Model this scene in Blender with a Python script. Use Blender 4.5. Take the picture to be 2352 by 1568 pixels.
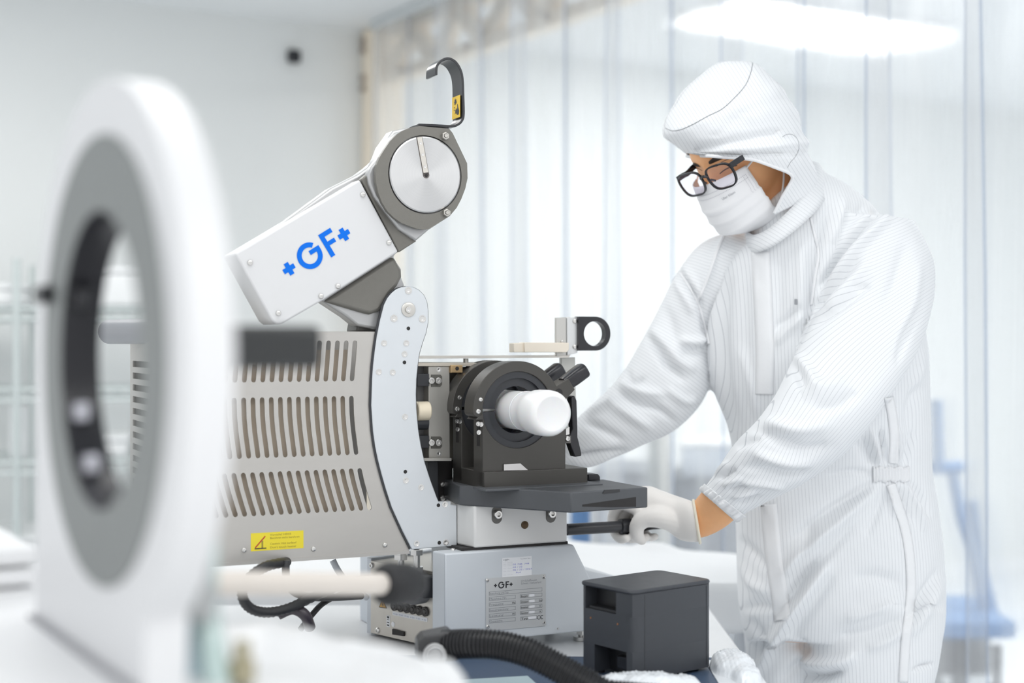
import bpy, bmesh, math, random
import numpy as np
from mathutils import Vector, Matrix, noise
from mathutils.geometry import tessellate_polygon
from mathutils.bvhtree import BVHTree

for o in list(bpy.data.objects):
    bpy.data.objects.remove(o, do_unlink=True)
SC = bpy.context.scene
COL = SC.collection
random.seed(7)
PI = math.pi
R = math.radians

# ------------------------------------------------------------------ camera
CAMZ = 1.26
FPX = 50.0 / 36.0 * 2352          # focal length in pixels of the 2352 x 1568 frame
cam_d = bpy.data.cameras.new('camera')
cam = bpy.data.objects.new('camera', cam_d)
COL.objects.link(cam)
cam.location = (0, 0, CAMZ)
cam.rotation_euler = (R(90), 0, 0)
cam_d.lens = 50
cam_d.sensor_width = 36
cam_d.clip_start = 0.05
cam_d.dof.use_dof = True
cam_d.dof.focus_distance = 2.22
cam_d.dof.aperture_fstop = 1.9
SC.camera = cam

# ------------------------------------------------------------------ world, view
SC.view_settings.view_transform = 'Standard'
SC.view_settings.look = 'None'
SC.view_settings.gamma = 1.0
SC.view_settings.use_curve_mapping = False
SC.view_settings.exposure = 0.10
SC.cycles.use_denoising = True
SC.cycles.max_bounces = 9
SC.cycles.adaptive_threshold = 0.02
SC.cycles.diffuse_bounces = 6
SC.cycles.transparent_max_bounces = 32
SC.cycles.caustics_reflective = False
SC.cycles.caustics_refractive = False

world = bpy.data.worlds.new('world')
SC.world = world
world.use_nodes = True
bg = world.node_tree.nodes['Background']
bg.inputs['Color'].default_value = (0.965, 0.98, 1.0, 1)
bg.inputs['Strength'].default_value = 0.93

ROOM_YAW = R(31)
RU = Vector((math.cos(ROOM_YAW), math.sin(ROOM_YAW), 0))     # along the back wall
RV = Vector((-math.sin(ROOM_YAW), math.cos(ROOM_YAW), 0))    # away, into the back wall
CORNER = Vector((-0.627, 5.674, 0))
CEIL = 2.5

def area(name, loc, sx, sy, watts, rot=0.0):
    l = bpy.data.lights.new(name, 'AREA')
    l.shape = 'RECTANGLE'
    l.size, l.size_y = sx, sy
    l.energy = watts
    l.color = (1.0, 0.99, 0.97)
    o = bpy.data.objects.new(name, l)
    COL.objects.link(o)
    o.location = loc
    o.rotation_euler = (0, 0, rot)
    return o
# ceiling panels: one shows through the curtain, the rest are added unseen for light (each sits just under its panel, built with the room)
PANELS = [  # x, y, size along wall, size across, watts, glow of the diffuser
    (-0.30, 1.75, 1.2, 0.6, 4.2, 1.5), (0.45, -0.40, 1.2, 0.6, 10.0, 1.5), (1.75, 0.75, 1.2, 0.6, 10.0, 1.5),
    (1.16, 5.50, 0.95, 0.42, 9, 8.0), (2.30, 4.6, 1.2, 0.6, 52, 3.0), (-1.35, 3.55, 1.2, 0.6, 12.0, 1.5)]
for i, (x, y, a, b, w, gl_) in enumerate(PANELS):
    area('panel_light', (x, y, CEIL - 0.035), a, b, w, ROOM_YAW)

# ------------------------------------------------------------------ projection helpers
def ray(px, py):
    return Vector(((px - 1176) / FPX, 1.0, -(py - 784) / FPX))
def P(px, py, Y):
    return Vector((0, 0, CAMZ)) + ray(px, py) * Y
def PX(w):
    return (1176 + FPX * w[0] / w[1], 784 - FPX * (w[2] - CAMZ) / w[1])

class Frame:
    """A horizontal working frame: u to the right, v away, z up."""
    def __init__(s, o, yaw):
        s.o = Vector((o[0], o[1], 0)); s.yaw = yaw
        s.u = Vector((math.cos(yaw), math.sin(yaw), 0)); s.v = Vector((-math.sin(yaw), math.cos(yaw), 0))
    def W(s, u, v, z):
        return s.o + s.u * u + s.v * v + Vector((0, 0, z))
    def pt(s, px, py, v):
        d = ray(px, py)
        t = (v + s.o.dot(s.v)) / d.dot(s.v)
        return Vector((0, 0, CAMZ)) + d * t
    def uz(s, px, py, v):
        p = s.pt(px, py, v)
        return ((p - s.o).dot(s.u), p.z)
    def ptu(s, px, py, u):
        d = ray(px, py)
        t = (u + s.o.dot(s.u)) / d.dot(s.u)
        return Vector((0, 0, CAMZ)) + d * t
    def loc(s, p):
        q = Vector(p) - Vector((s.o.x, s.o.y, 0))
        return (q.dot(s.u), q.dot(s.v), q.z)

# ------------------------------------------------------------------ materials
MATS = {}
def mat(name, col, rough=0.5, metal=0.0, var=0.03, scale=30, bump=0.0, bscale=200, spec=0.5, alpha=None, coat=0.0, stretch=None, sss=0.0):
    """Principled material with a procedural noise in colour, roughness and (optionally) bump."""
    if name in MATS:
        return MATS[name]
    m = bpy.data.materials.new(name)
    m.use_nodes = True
    nt = m.node_tree
    N, L = nt.nodes, nt.links
    b = N['Principled BSDF']
    tc = N.new('ShaderNodeTexCoord')
    vec = tc.outputs['Object']
    if stretch:
        mp = N.new('ShaderNodeMapping'); mp.inputs['Scale'].default_value = stretch
        L.new(vec, mp.inputs['Vector']); vec = mp.outputs['Vector']
    nz = N.new('ShaderNodeTexNoise'); nz.inputs['Scale'].default_value = scale; nz.inputs['Detail'].default_value = 4
    L.new(vec, nz.inputs['Vector'])
    mix = N.new('ShaderNodeMix'); mix.data_type = 'RGBA'
    c = Vector(col)
    lo = [max(0, x * (1 - var)) for x in c]; hi = [min(1, x * (1 + var)) for x in c]
    mix.inputs[6].default_value = (*lo, 1); mix.inputs[7].default_value = (*hi, 1)
    L.new(nz.outputs['Fac'], mix.inputs[0]); L.new(mix.outputs[2], b.inputs['Base Color'])
    mr = N.new('ShaderNodeMapRange'); mr.inputs[3].default_value = max(0.02, rough - 0.04); mr.inputs[4].default_value = min(1, rough + 0.04)
    L.new(nz.outputs['Fac'], mr.inputs[0]); L.new(mr.outputs[0], b.inputs['Roughness'])
    b.inputs['Metallic'].default_value = metal
    b.inputs['Specular IOR Level'].default_value = spec
    b.inputs['Coat Weight'].default_value = coat
    if sss:
        b.inputs['Subsurface Weight'].default_value = sss
        b.inputs['Subsurface Radius'].default_value = (0.02, 0.01, 0.006)
        b.inputs['Subsurface Scale'].default_value = 0.3
    if bump:
        n2 = N.new('ShaderNodeTexNoise'); n2.inputs['Scale'].default_value = bscale; n2.inputs['Detail'].default_value = 3
        L.new(vec, n2.inputs['Vector'])
        bp = N.new('ShaderNodeBump'); bp.inputs['Strength'].default_value = bump; bp.inputs['Distance'].default_value = 0.001
        L.new(n2.outputs['Fac'], bp.inputs['Height']); L.new(bp.outputs['Normal'], b.inputs['Normal'])
    if alpha is not None:
        b.inputs['Alpha'].default_value = alpha
    MATS[name] = m
    return m

def veil(name, tint, body, fac, rough=0.25, haze=0.0):
    """Clear plastic: mostly see-through, with a milky glossy share."""
    if name in MATS:
        return MATS[name]
    m = bpy.data.materials.new(name); m.use_nodes = True
    nt = m.node_tree; N, L = nt.nodes, nt.links
    b = N['Principled BSDF']; out = N['Material Output']
    b.inputs['Base Color'].default_value = (*body, 1); b.inputs['Roughness'].default_value = rough
    tr = N.new('ShaderNodeBsdfTransparent'); tr.inputs['Color'].default_value = (*tint, 1)
    tc = N.new('ShaderNodeTexCoord')
    mp = N.new('ShaderNodeMapping'); mp.inputs['Scale'].default_value = (14, 14, 0.35)
    nz = N.new('ShaderNodeTexNoise'); nz.inputs['Scale'].default_value = 1.0; nz.inputs['Detail'].default_value = 4
    L.new(tc.outputs['Object'], mp.inputs['Vector']); L.new(mp.outputs['Vector'], nz.inputs['Vector'])
    mr = N.new('ShaderNodeMapRange'); mr.inputs[1].default_value = 0.3; mr.inputs[2].default_value = 0.7
    mr.inputs[3].default_value = fac * 0.6; mr.inputs[4].default_value = fac * 1.4
    L.new(nz.outputs['Fac'], mr.inputs[0])
    through = tr.outputs[0]
    if haze:
        rf_ = N.new('ShaderNodeBsdfRefraction'); rf_.inputs['IOR'].default_value = 1.03; rf_.inputs['Roughness'].default_value = 0.45
        rf_.inputs['Color'].default_value = (*tint, 1)
        hz = N.new('ShaderNodeMixShader'); hz.inputs[0].default_value = haze
        L.new(tr.outputs[0], hz.inputs[1]); L.new(rf_.outputs[0], hz.inputs[2]); through = hz.outputs[0]
    mx = N.new('ShaderNodeMixShader')
    L.new(mr.outputs[0], mx.inputs[0]); L.new(through, mx.inputs[1]); L.new(b.outputs[0], mx.inputs[2])
    L.new(mx.outputs[0], out.inputs['Surface'])
    MATS[name] = m
    return m

def glow(name, col, strength):
    if name in MATS:
        return MATS[name]
    m = bpy.data.materials.new(name); m.use_nodes = True
    N = m.node_tree.nodes
    b = N['Principled BSDF']
    b.inputs['Base Color'].default_value = (0.9, 0.9, 0.9, 1)
    b.inputs['Emission Color'].default_value = (*col, 1); b.inputs['Emission Strength'].default_value = strength
    MATS[name] = m
    return m

# ------------------------------------------------------------------ objects
def root(name, loc, label, cat, group=None, kind=None):
    o = bpy.data.objects.new(name, None)
    COL.objects.link(o)
    o.location = loc
    o.empty_display_size = 0.05
    return tag(o, label, cat, group, kind)

def tag(o, label=None, cat=None, group=None, kind=None):
    if label: o['label'] = label
    if cat: o['category'] = cat
    if group: o['group'] = group
    if kind: o['kind'] = kind
    return o

def wloc(o):
    p = Vector((0, 0, 0))
    while o is not None:
        p = p + o.location; o = o.parent
    return p

class G:
    """Collects geometry in world coordinates; build() links it as one mesh object."""
    def __init__(s):
        s.v = []; s.f = []; s.m = []
    def add(s, vs, fs, m=0):
        b = len(s.v)
        s.v.extend([Vector(x) for x in vs])
        for f in fs:
            s.f.append(tuple(b + i for i in f)); s.m.append(m)
        return s
    def box(s, c, sx, sy, sz, yaw=0.0, m=0, rot=None):
        M = (rot.to_matrix() if rot is not None and hasattr(rot, 'to_matrix') else (rot if rot is not None else Matrix.Rotation(yaw, 3, 'Z')))
        vs = [Vector(c) + M @ Vector((x * sx / 2, y * sy / 2, z * sz / 2)) for x in (-1, 1) for y in (-1, 1) for z in (-1, 1)]
        return s.add(vs, [(0, 1, 3, 2), (4, 6, 7, 5), (0, 4, 5, 1), (2, 3, 7, 6), (0, 2, 6, 4), (1, 5, 7, 3)], m)
    def fbox(s, fr, u0, u1, v0, v1, z0, z1, m=0):
        vs = [fr.W(u, v, z) for u in (u0, u1) for v in (v0, v1) for z in (z0, z1)]
        return s.add(vs, [(0, 1, 3, 2), (4, 6, 7, 5), (0, 4, 5, 1), (2, 3, 7, 6), (0, 2, 6, 4), (1, 5, 7, 3)], m)
    def prism(s, front, off, holes=(), m=0):
        """front: world points of an outline (any winding); off: extrusion vector; holes: lists of points."""
        loops = [[Vector(p) for p in front]] + [[Vector(p) for p in h] for h in holes]
        b = len(s.v)
        n = sum(len(l) for l in loops)
        allp = [p for l in loops for p in l]
        s.v.extend(allp); s.v.extend([p + Vector(off) for p in allp])
        if holes:
            tris = tessellate_polygon(loops)
            for t in tris:
                s.f.append(tuple(b + i for i in t)); s.m.append(m)
                s.f.append(tuple(b + n + i for i in reversed(t))); s.m.append(m)
        else:
            s.f.append(tuple(b + i for i in range(n))); s.m.append(m)
            s.f.append(tuple(b + n + i for i in reversed(range(n)))); s.m.append(m)
        k = 0
        for l in loops:
            c = len(l)
            for i in range(c):
                j = (i + 1) % c
                s.f.append((b + k + i, b + k + j, b + n + k + j, b + n + k + i)); s.m.append(m)
            k += c
        return s
    def cyl(s, p0, p1, r0, r1=None, seg=24, m=0, caps=True, off=0.0):
        return s.lathe([(0, r0), ((Vector(p1) - Vector(p0)).length, r0 if r1 is None else r1)], p0, Vector(p1) - Vector(p0), seg, m, caps, off)
    def lathe(s, prof, o, axis, seg=32, m=0, caps=True, off=0.0):
        """prof: (distance along axis, radius) pairs."""
        a = Vector(axis).normalized(); o = Vector(o)
        t = Vector((0, 0, 1)) if abs(a.z) < 0.9 else Vector((1, 0, 0))
        e1 = a.cross(t).normalized(); e2 = a.cross(e1)
        b = len(s.v)
        for d, r in prof:
            for k in range(seg):
                th = 2 * PI * k / seg + off
                s.v.append(o + a * d + (e1 * math.cos(th) + e2 * math.sin(th)) * r)
        for i in range(len(prof) - 1):
            for k in range(seg):
                k2 = (k + 1) % seg
                s.f.append((b + i * seg + k, b + i * seg + k2, b + (i + 1) * seg + k2, b + (i + 1) * seg + k)); s.m.append(m)
        if caps:
            if prof[0][1] > 1e-6:
                s.f.append(tuple(b + k for k in reversed(range(seg)))); s.m.append(m)
            if prof[-1][1] > 1e-6:
                e = b + (len(prof) - 1) * seg
                s.f.append(tuple(e + k for k in range(seg))); s.m.append(m)
        return s
    def tube(s, path, r, seg=12, m=0, caps=True):
        """Round tube along a path; r a number or one radius per point."""
        path = [Vector(p) for p in path]
        n = len(path)
        rs = r if isinstance(r, (list, tuple)) else [r] * n
        b = len(s.v)
        t0 = (path[1] - path[0]).normalized()
        ref = Vector((0, 0, 1)) if abs(t0.z) < 0.9 else Vector((1, 0, 0))
        e1 = t0.cross(ref).normalized()
        for i in range(n):
            t = (path[min(i + 1, n - 1)] - path[max(i - 1, 0)]).normalized()
            e1 = (e1 - t * e1.dot(t)).normalized(); e2 = t.cross(e1)
            for k in range(seg):
                th = 2 * PI * k / seg
                s.v.append(path[i] + (e1 * math.cos(th) + e2 * math.sin(th)) * rs[i])
        for i in range(n - 1):
            for k in range(seg):
                k2 = (k + 1) % seg
                s.f.append((b + i * seg + k, b + i * seg + k2, b + (i + 1) * seg + k2, b + (i + 1) * seg + k)); s.m.append(m)
        if caps:
            s.f.append(tuple(b + k for k in reversed(range(seg)))); s.m.append(m)
            s.f.append(tuple(b + (n - 1) * seg + k for k in range(seg))); s.m.append(m)
        return s
    def grid(s, rows, closed=False, m=0, caps=False):
        """rows: lists of world points, equal lengths."""
        b = len(s.v); c = len(rows[0])
        for r in rows:
            s.v.extend([Vector(p) for p in r])
        for i in range(len(rows) - 1):
            for k in range(c if closed else c - 1):
                k2 = (k + 1) % c
                s.f.append((b + i * c + k, b + i * c + k2, b + (i + 1) * c + k2, b + (i + 1) * c + k)); s.m.append(m)
        if caps and closed:
            s.f.append(tuple(b + k for k in reversed(range(c)))); s.m.append(m)
            s.f.append(tuple(b + (len(rows) - 1) * c + k for k in range(c))); s.m.append(m)
        return s
    def mesh(s, name, base):
        me = bpy.data.meshes.new(name)
        me.from_pydata([tuple(v - base) for v in s.v], [], s.f)
        me.polygons.foreach_set('material_index', s.m)
        bm = bmesh.new(); bm.from_mesh(me)
        bmesh.ops.recalc_face_normals(bm, faces=bm.faces)
        bm.to_mesh(me); bm.free()
        return me
    def build(s, name, mats, parent=None, bevel=0.0, smooth=35, seg=2, label=None, loc=None, subsurf=0, solid=0.0):
        base = wloc(parent) if parent is not None else (Vector(loc) if loc is not None else Vector((0, 0, 0)))
        me = s.mesh(name, base)
        for mm in (mats if isinstance(mats, (list, tuple)) else [mats]):
            me.materials.append(mm)
        if smooth:
            me.polygons.foreach_set('use_smooth', [True] * len(me.polygons))
            me.set_sharp_from_angle(angle=R(smooth))
        o = bpy.data.objects.new(name, me)
        COL.objects.link(o)
        if parent is not None:
            o.parent = parent
        elif loc is not None:
            o.location = loc
        if solid:
            md = o.modifiers.new('thick', 'SOLIDIFY'); md.thickness = solid; md.offset = 0
        if bevel:
            md = o.modifiers.new('bevel', 'BEVEL'); md.width = bevel; md.segments = seg; md.limit_method = 'ANGLE'; md.angle_limit = R(40)
            md.use_clamp_overlap = True
        if subsurf:
            md = o.modifiers.new('subd', 'SUBSURF'); md.levels = subsurf; md.render_levels = subsurf
        if label:
            o['label'] = label
        return o

def circle(fr, u, z, v, r, n=32, a0=0.0, a1=2 * PI):
    full = abs(a1 - a0 - 2 * PI) < 1e-6
    k = n if full else n - 1
    return [fr.W(u + r * math.cos(a0 + (a1 - a0) * i / k), v, z + r * math.sin(a0 + (a1 - a0) * i / k)) for i in range(n)]

def inst(src, name, parent, M):
    """A copy of a small part (shared mesh) placed by a world matrix under its parent."""
    o = src.copy(); o.name = name
    COL.objects.link(o)
    o.parent = parent
    o.matrix_basis = Matrix.Translation(-wloc(parent)) @ M
    return o

def smoothpath(pts, n=8):
    """Catmull-Rom through the points."""
    pts = [Vector(p) for p in pts]
    out = []
    for i in range(len(pts) - 1):
        p0 = pts[max(i - 1, 0)]; p1 = pts[i]; p2 = pts[i + 1]; p3 = pts[min(i + 2, len(pts) - 1)]
        for k in range(n):
            t = k / n
            out.append(0.5 * ((2 * p1) + (p2 - p0) * t + (2 * p0 - 5 * p1 + 4 * p2 - p3) * t * t + (3 * p1 - p0 - 3 * p2 + p3) * t ** 3))
    out.append(pts[-1])
    return out

FONT = bpy.data.curves.new('lettering', 'FONT')
def text_verts(txt, size):
    """Flat triangulated lettering in its own plane: (verts2d, faces, width)."""
    FONT.body = txt; FONT.size = size; FONT.resolution_u = 3
    o = bpy.data.objects.new('lettering', FONT); COL.objects.link(o)
    dg = bpy.context.evaluated_depsgraph_get(); dg.update()
    me = o.evaluated_get(dg).to_mesh()
    vs = [(v.co.x, v.co.y) for v in me.vertices]; fs = [tuple(p.vertices) for p in me.polygons]
    o.evaluated_get(dg).to_mesh_clear()
    bpy.data.objects.remove(o)
    w = max([v[0] for v in vs], default=0)
    return vs, fs, w
def put_text(g, txt, org, ex, ez, size, m=0, width=None):
    vs, fs, w = text_verts(txt, size)
    k = 1.0 if width is None or w <= 0 else width / w
    return g.add([Vector(org) + ex * (x * k) + ez * y for x, y in vs], fs, m)
# ================================================================== THE ROOM
M_wall = mat('wall_paint', (0.83, 0.845, 0.835), 0.55, var=0.015, scale=3)
M_wallw = mat('wall_white', (0.86, 0.88, 0.88), 0.5, var=0.015, scale=3)
M_ceil = mat('ceiling_paint', (0.86, 0.88, 0.89), 0.6, var=0.01, scale=2)
M_floor = mat('floor_vinyl', (0.82, 0.85, 0.88), 0.25, var=0.04, scale=6)
M_trim = mat('trim_white', (0.88, 0.89, 0.89), 0.4)
M_cream = mat('cream_frame', (0.90, 0.80, 0.66), 0.5, var=0.06, scale=12)
M_bolt = mat('bolt_brown', (0.36, 0.30, 0.25), 0.4, metal=0.5)
M_lampframe = mat('lamp_frame', (0.85, 0.86, 0.87), 0.4)

def room_pt(a, d, z):
    """a: along the back wall from the corner (left negative), d: into the room from that wall."""
    return Vector((CORNER.x, CORNER.y, 0)) + RU * a - RV * d + Vector((0, 0, z))

g = G(); g.add([room_pt(-4.0, 6.15, 0), room_pt(5.6, 6.15, 0), room_pt(5.6, 0, 0), room_pt(-4.0, 0, 0),
                room_pt(-4.0, 6.15, -0.1), room_pt(5.6, 6.15, -0.1), room_pt(5.6, 0, -0.1), room_pt(-4.0, 0, -0.1)],
               [(0, 1, 2, 3), (7, 6, 5, 4), (0, 4, 5, 1), (1, 5, 6, 2), (2, 6, 7, 3), (3, 7, 4, 0)])
tag(g.build('floor', M_floor, smooth=0), kind='structure')
g = G(); g.add([room_pt(-4.0, 6.15, CEIL), room_pt(5.6, 6.15, CEIL), room_pt(5.6, 0, CEIL), room_pt(-4.0, 0, CEIL),
                room_pt(-4.0, 6.15, CEIL + 0.1), room_pt(5.6, 6.15, CEIL + 0.1), room_pt(5.6, 0, CEIL + 0.1), room_pt(-4.0, 0, CEIL + 0.1)],
               [(3, 2, 1, 0), (4, 5, 6, 7), (0, 1, 5, 4), (1, 2, 6, 5), (2, 3, 7, 6), (3, 0, 4, 7)])
tag(g.build('ceiling', M_ceil, smooth=0), kind='structure')
g = G(); g.box(room_pt(0.8, -0.06, CEIL / 2), 9.6, 0.12, CEIL, ROOM_YAW)
tag(g.build('wall_back', M_wall, smooth=0), kind='structure')
g = G(); g.box(room_pt(5.66, 3.8, CEIL / 2), 0.12, 6.15, CEIL, ROOM_YAW)
tag(g.build('wall_right', M_wallw, smooth=0), kind='structure')
g = G(); g.box(room_pt(0.8, 0.008, 0.05), 9.5, 0.016, 0.10, ROOM_YAW)
tag(g.build('baseboard_back', M_trim, smooth=0, bevel=0.004), kind='structure')

LAMPTXT = ['white ceiling light panel over the bench in front of the raised arm',
           'white ceiling light panel behind the viewer, over the open floor',
           'white ceiling light panel to the right of the bench, near the viewer',
           'bright ceiling light panel glowing through the strip curtain above the hooded worker',
           'ceiling light panel beyond the strip curtain, off to its right',
           'ceiling light panel over the wire rack by the pale wall']
for i, (x, y, a, b, w, gl_) in enumerate(PANELS):
    r = root('ceiling_light', (x, y, CEIL), LAMPTXT[i], 'ceiling light', 'ceiling light panels')
    g = G(); fr = Frame((x, y), ROOM_YAW)
    out = [fr.W(u, v, CEIL - 0.03) for u, v in ((-a / 2 - .03, -b / 2 - .03), (a / 2 + .03, -b / 2 - .03), (a / 2 + .03, b / 2 + .03), (-a / 2 - .03, b / 2 + .03))]
    inn = [fr.W(u, v, CEIL - 0.03) for u, v in ((-a / 2, -b / 2), (a / 2, -b / 2), (a / 2, b / 2), (-a / 2, b / 2))]
    g.prism(out, (0, 0, 0.03), [inn]); g.build('frame', M_lampframe, r)
    g = G(); g.fbox(fr, -a / 2, a / 2, -b / 2, b / 2, CEIL - 0.022, CEIL - 0.002); g.build('diffuser', glow('lamp_diffuser_%g' % gl_, (1.0, .995, .98), gl_), r, smooth=0)

# ---- little black camera on the back wall
p = room_pt(0, 0, 0)
wf = Frame((CORNER.x, CORNER.y), ROOM_YAW)
c = wf.pt(676, 129, -0.02)
r = root('wall_camera', (c.x, c.y, c.z), 'small black camera fixed high on the pale wall', 'camera')
cu, cv, cz = wf.loc(c)
g = G(); g.fbox(wf, cu - .026, cu + .026, -0.035, 0.0, cz - .026, cz + .026); g.build('housing', mat('black_plastic', (0.025, 0.026, 0.03), 0.4), r, bevel=0.012, seg=3)
g = G(); g.cyl(wf.W(cu, -0.045, cz), wf.W(cu, -0.033, cz), 0.012); g.build('lens', mat('lens_black', (0.03, 0.03, 0.04), 0.1), r)

# ---- the strip curtain with its cream frame
CF = Frame((CORNER.x, CORNER.y), ROOM_YAW - PI / 2)     # u runs along the curtain towards the viewer, v to the right/away
M_strip = veil('clear_vinyl', (0.986, 0.99, 0.994), (0.93, 0.94, 0.95), 0.25, 0.16, haze=0.15)
M_edge = veil('vinyl_edge', (0.86, 0.89, 0.94), (0.76, 0.80, 0.86), 0.34, 0.2)
rc = root('strip_curtain', CF.W(2.2, 0, CEIL - 0.02), 'clear vinyl strip curtain hanging behind the hooded worker', 'curtain')
g = G(); g.fbox(CF, 0.178, 4.6, -0.018, 0.018, CEIL - 0.035, CEIL - 0.002); g.build('rail', mat('rail_grey', (.62, .65, .66), .4), rc, bevel=0.003)
rng = random.Random(3)
for k in range(17):
    u0 = 0.20 + k * 0.262; wd = 0.30 + rng.uniform(-.01, .02)
    lay = 0.012 if k % 2 else -0.012
    amp = rng.uniform(0.006, 0.02); ph = rng.uniform(0, 6); tilt = rng.uniform(-0.03, 0.03); lean = rng.uniform(-.03, .05)
    n = 14; zs = [CEIL - 0.03, 2.2, 1.8, 1.4, 1.0, 0.6, 0.05]
    front = []; back = []
    for z in zs:
        fz = []; bz = []
        h = (CEIL - z)
        for i in range(n + 1):
            s = i / n
            bow = amp * math.sin(PI * s) * (0.5 + 0.5 * math.cos(2 * h + ph)) * min(1, h * 2)
            vv = lay + bow + tilt * (s - .5) * min(1, h) + 0.006 * math.sin(7 * s + ph + h)
            uu = u0 + wd * s + lean * h * 0.25
            fz.append(CF.W(uu, vv - 0.0011, z)); bz.append(CF.W(uu, vv + 0.0011, z))
        front.append(fz); back.append(bz)
    g = G(); g.grid(front); g.grid(back)
    L_ = len(zs); b0 = 0; b1 = L_ * (n + 1)
    for i in range(L_ - 1):
        for e in (0, n):
            a_ = i * (n + 1) + e; c_ = (i + 1) * (n + 1) + e
            g.f.append((b0 + a_, b0 + c_, b1 + c_, b1 + a_)); g.m.append(1)
    # a welted rim down each long edge
    for e in (0, n):
        g.tube([Vector(front[i][e]) + CF.v * 0.001 for i in range(L_)], 0.0032, 6, m=1)
    g.build('strip', [M_strip, M_edge], rc, smooth=60)

rf = root('curtain_frame', CF.W(0.0, 0.12, 0), 'cream post and lattice beam standing behind the strip curtain', 'frame')
g = G(); g.fbox(CF, 0.02, 0.165, 0.022, 0.13, 0, CEIL - 0.005); post = g.build('post', M_cream, rf, bevel=0.004)
for py in (95, 115, 180, 203):
    p = CF.pt(836, py, 0.02)
    g = G(); g.cyl(p + CF.v * 0.0, p - CF.v * 0.012, 0.014, seg=12); g.build('bolt', M_bolt, post)
g = G()
for z0, z1 in ((2.27, 2.315), (2.445, 2.495)):
    g.fbox(CF, 0.14, 4.6, 0.06, 0.12, z0, z1)
for k in range(12):
    a = 0.16 + k * 0.37
    for (ua, za, ub, zb) in ((a, 2.30, a + 0.185, 2.46), (a + 0.185, 2.46, a + 0.37, 2.30)):
        pa = CF.W(ua, 0.09, za); pb = CF.W(ub, 0.09, zb)
        d = (pb - pa); n_ = CF.v; w_ = d.cross(n_).normalized() * 0.035
        g.prism([pa - w_ - n_ * .02, pa + w_ - n_ * .02, pb + w_ - n_ * .02, pb - w_ - n_ * .02], n_ * 0.04)
beam = g.build('lattice_beam', M_cream, rf)
for k in range(8):
    p = CF.W(0.3 + k * 0.52, 0.06, 2.30)
    g = G(); g.cyl(p, p - CF.v * 0.01, 0.013, seg=10); g.build('bolt', M_bolt, beam)

# ---- things seen dimly beyond the curtain
M_bluepaint = mat('blue_paint', (0.11, 0.22, 0.42), 0.4)
M_greycab = mat('grey_cabinet', (0.13, 0.15, 0.18), 0.5, var=0.05)
M_darkgrey = mat('dark_grey', (0.10, 0.10, 0.105), 0.5)
M_stain = mat('stainless', (0.72, 0.72, 0.71), 0.3, metal=0.9, scale=60)
M_chrome = mat('chrome', (0.75, 0.77, 0.78), 0.18, metal=1.0)
M_rack = mat('rack_zinc', (0.60, 0.65, 0.64), 0.5, metal=0.2)
M_whitep = mat('white_plastic', (0.85, 0.86, 0.86), 0.4)

# blue cart: an upright, a push bar frame and a deck on wheels
Yb = 4.9
bb = P(2200, 1500, Yb)
rb = root('platform_cart', (bb.x, bb.y, 0), 'blue framed trolley behind the strip curtain, right of the hooded worker', 'trolley')
def tb(pts, r_, name, m_=None):
    g = G(); g.tube([P(x, y, Yb + dy) for x, y, dy in pts], r_, 10); return g.build(name, m_ or M_bluepaint, rb)
tb([(2152, 918, 0), (2156, 1075, 0)], 0.020, 'upright')
tb([(2140, 1075, 0), (2205, 1072, .05)], 0.022, 'cross_tube')
tb([(2186, 1080, .05), (2208, 1190, .05), (2232, 1260, .05), (2270, 1440, .05)], 0.020, 'brace')
tb([(2232, 1150, .3), (2250, 1290, .3), (2290, 1440, .3)], 0.020, 'brace')
pa = P(2130, 1440, Yb - .1); pb_ = P(2290, 1440, Yb - .1)
g = G(); g.box(((pa.x + pb_.x) / 2, Yb + .1, pa.z), pb_.x - pa.x + .1, 0.5, 0.06); g.build('deck', M_bluepaint, rb, bevel=0.01)
g = G(); g.box(((pa.x + pb_.x) / 2 - .02, Yb + .1, pa.z - .10), pb_.x - pa.x, 0.4, 0.13); g.build('battery_box', M_darkgrey, rb, bevel=0.01)
for sx in (-.1, .1):
    for sy in (-.15, .25):
        x_ = (pa.x + pb_.x) / 2 + sx
        g = G(); g.cyl((x_, Yb + sy, pa.z - .05), (x_, Yb + sy, 0.12), 0.018, seg=10); g.cyl((x_ - .015, Yb + sy, 0.06), (x_ + .015, Yb + sy, 0.06), 0.06, seg=20)
        g.build('caster', M_darkgrey, rb)

# grey cabinets along the far wall, seen between the clamp and the worker
CB = Frame((0.30, 5.05), R(-8))
for k, (u0, u1, zt, lab) in enumerate(((-0.02, 0.26, .80, 'low grey steel cabinet beyond the curtain, left of the two'), (0.27, 0.60, .78, 'low grey steel cabinet beyond the curtain, right of the two'))):
    r = root('steel_cabinet', CB.W((u0 + u1) / 2, .25, 0), lab, 'cabinet', 'grey cabinets beyond the curtain')
    g = G(); g.fbox(CB, u0, u1, 0, 0.5, 0.0, zt); g.build('body', M_greycab, r, bevel=0.004)
    g = G(); g.fbox(CB, u0 + .01, u1 - .01, -0.015, 0.0, 0.06, zt - .03); d = g.build('door', mat('cabinet_door', (0.16, 0.18, 0.215), 0.45), r, bevel=0.003)
    g = G(); g.fbox(CB, u1 - .05, u1 - .035, -0.035, -0.015, zt - .25, zt - .12); g.build('handle', M_chrome, d, bevel=0.003)
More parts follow.
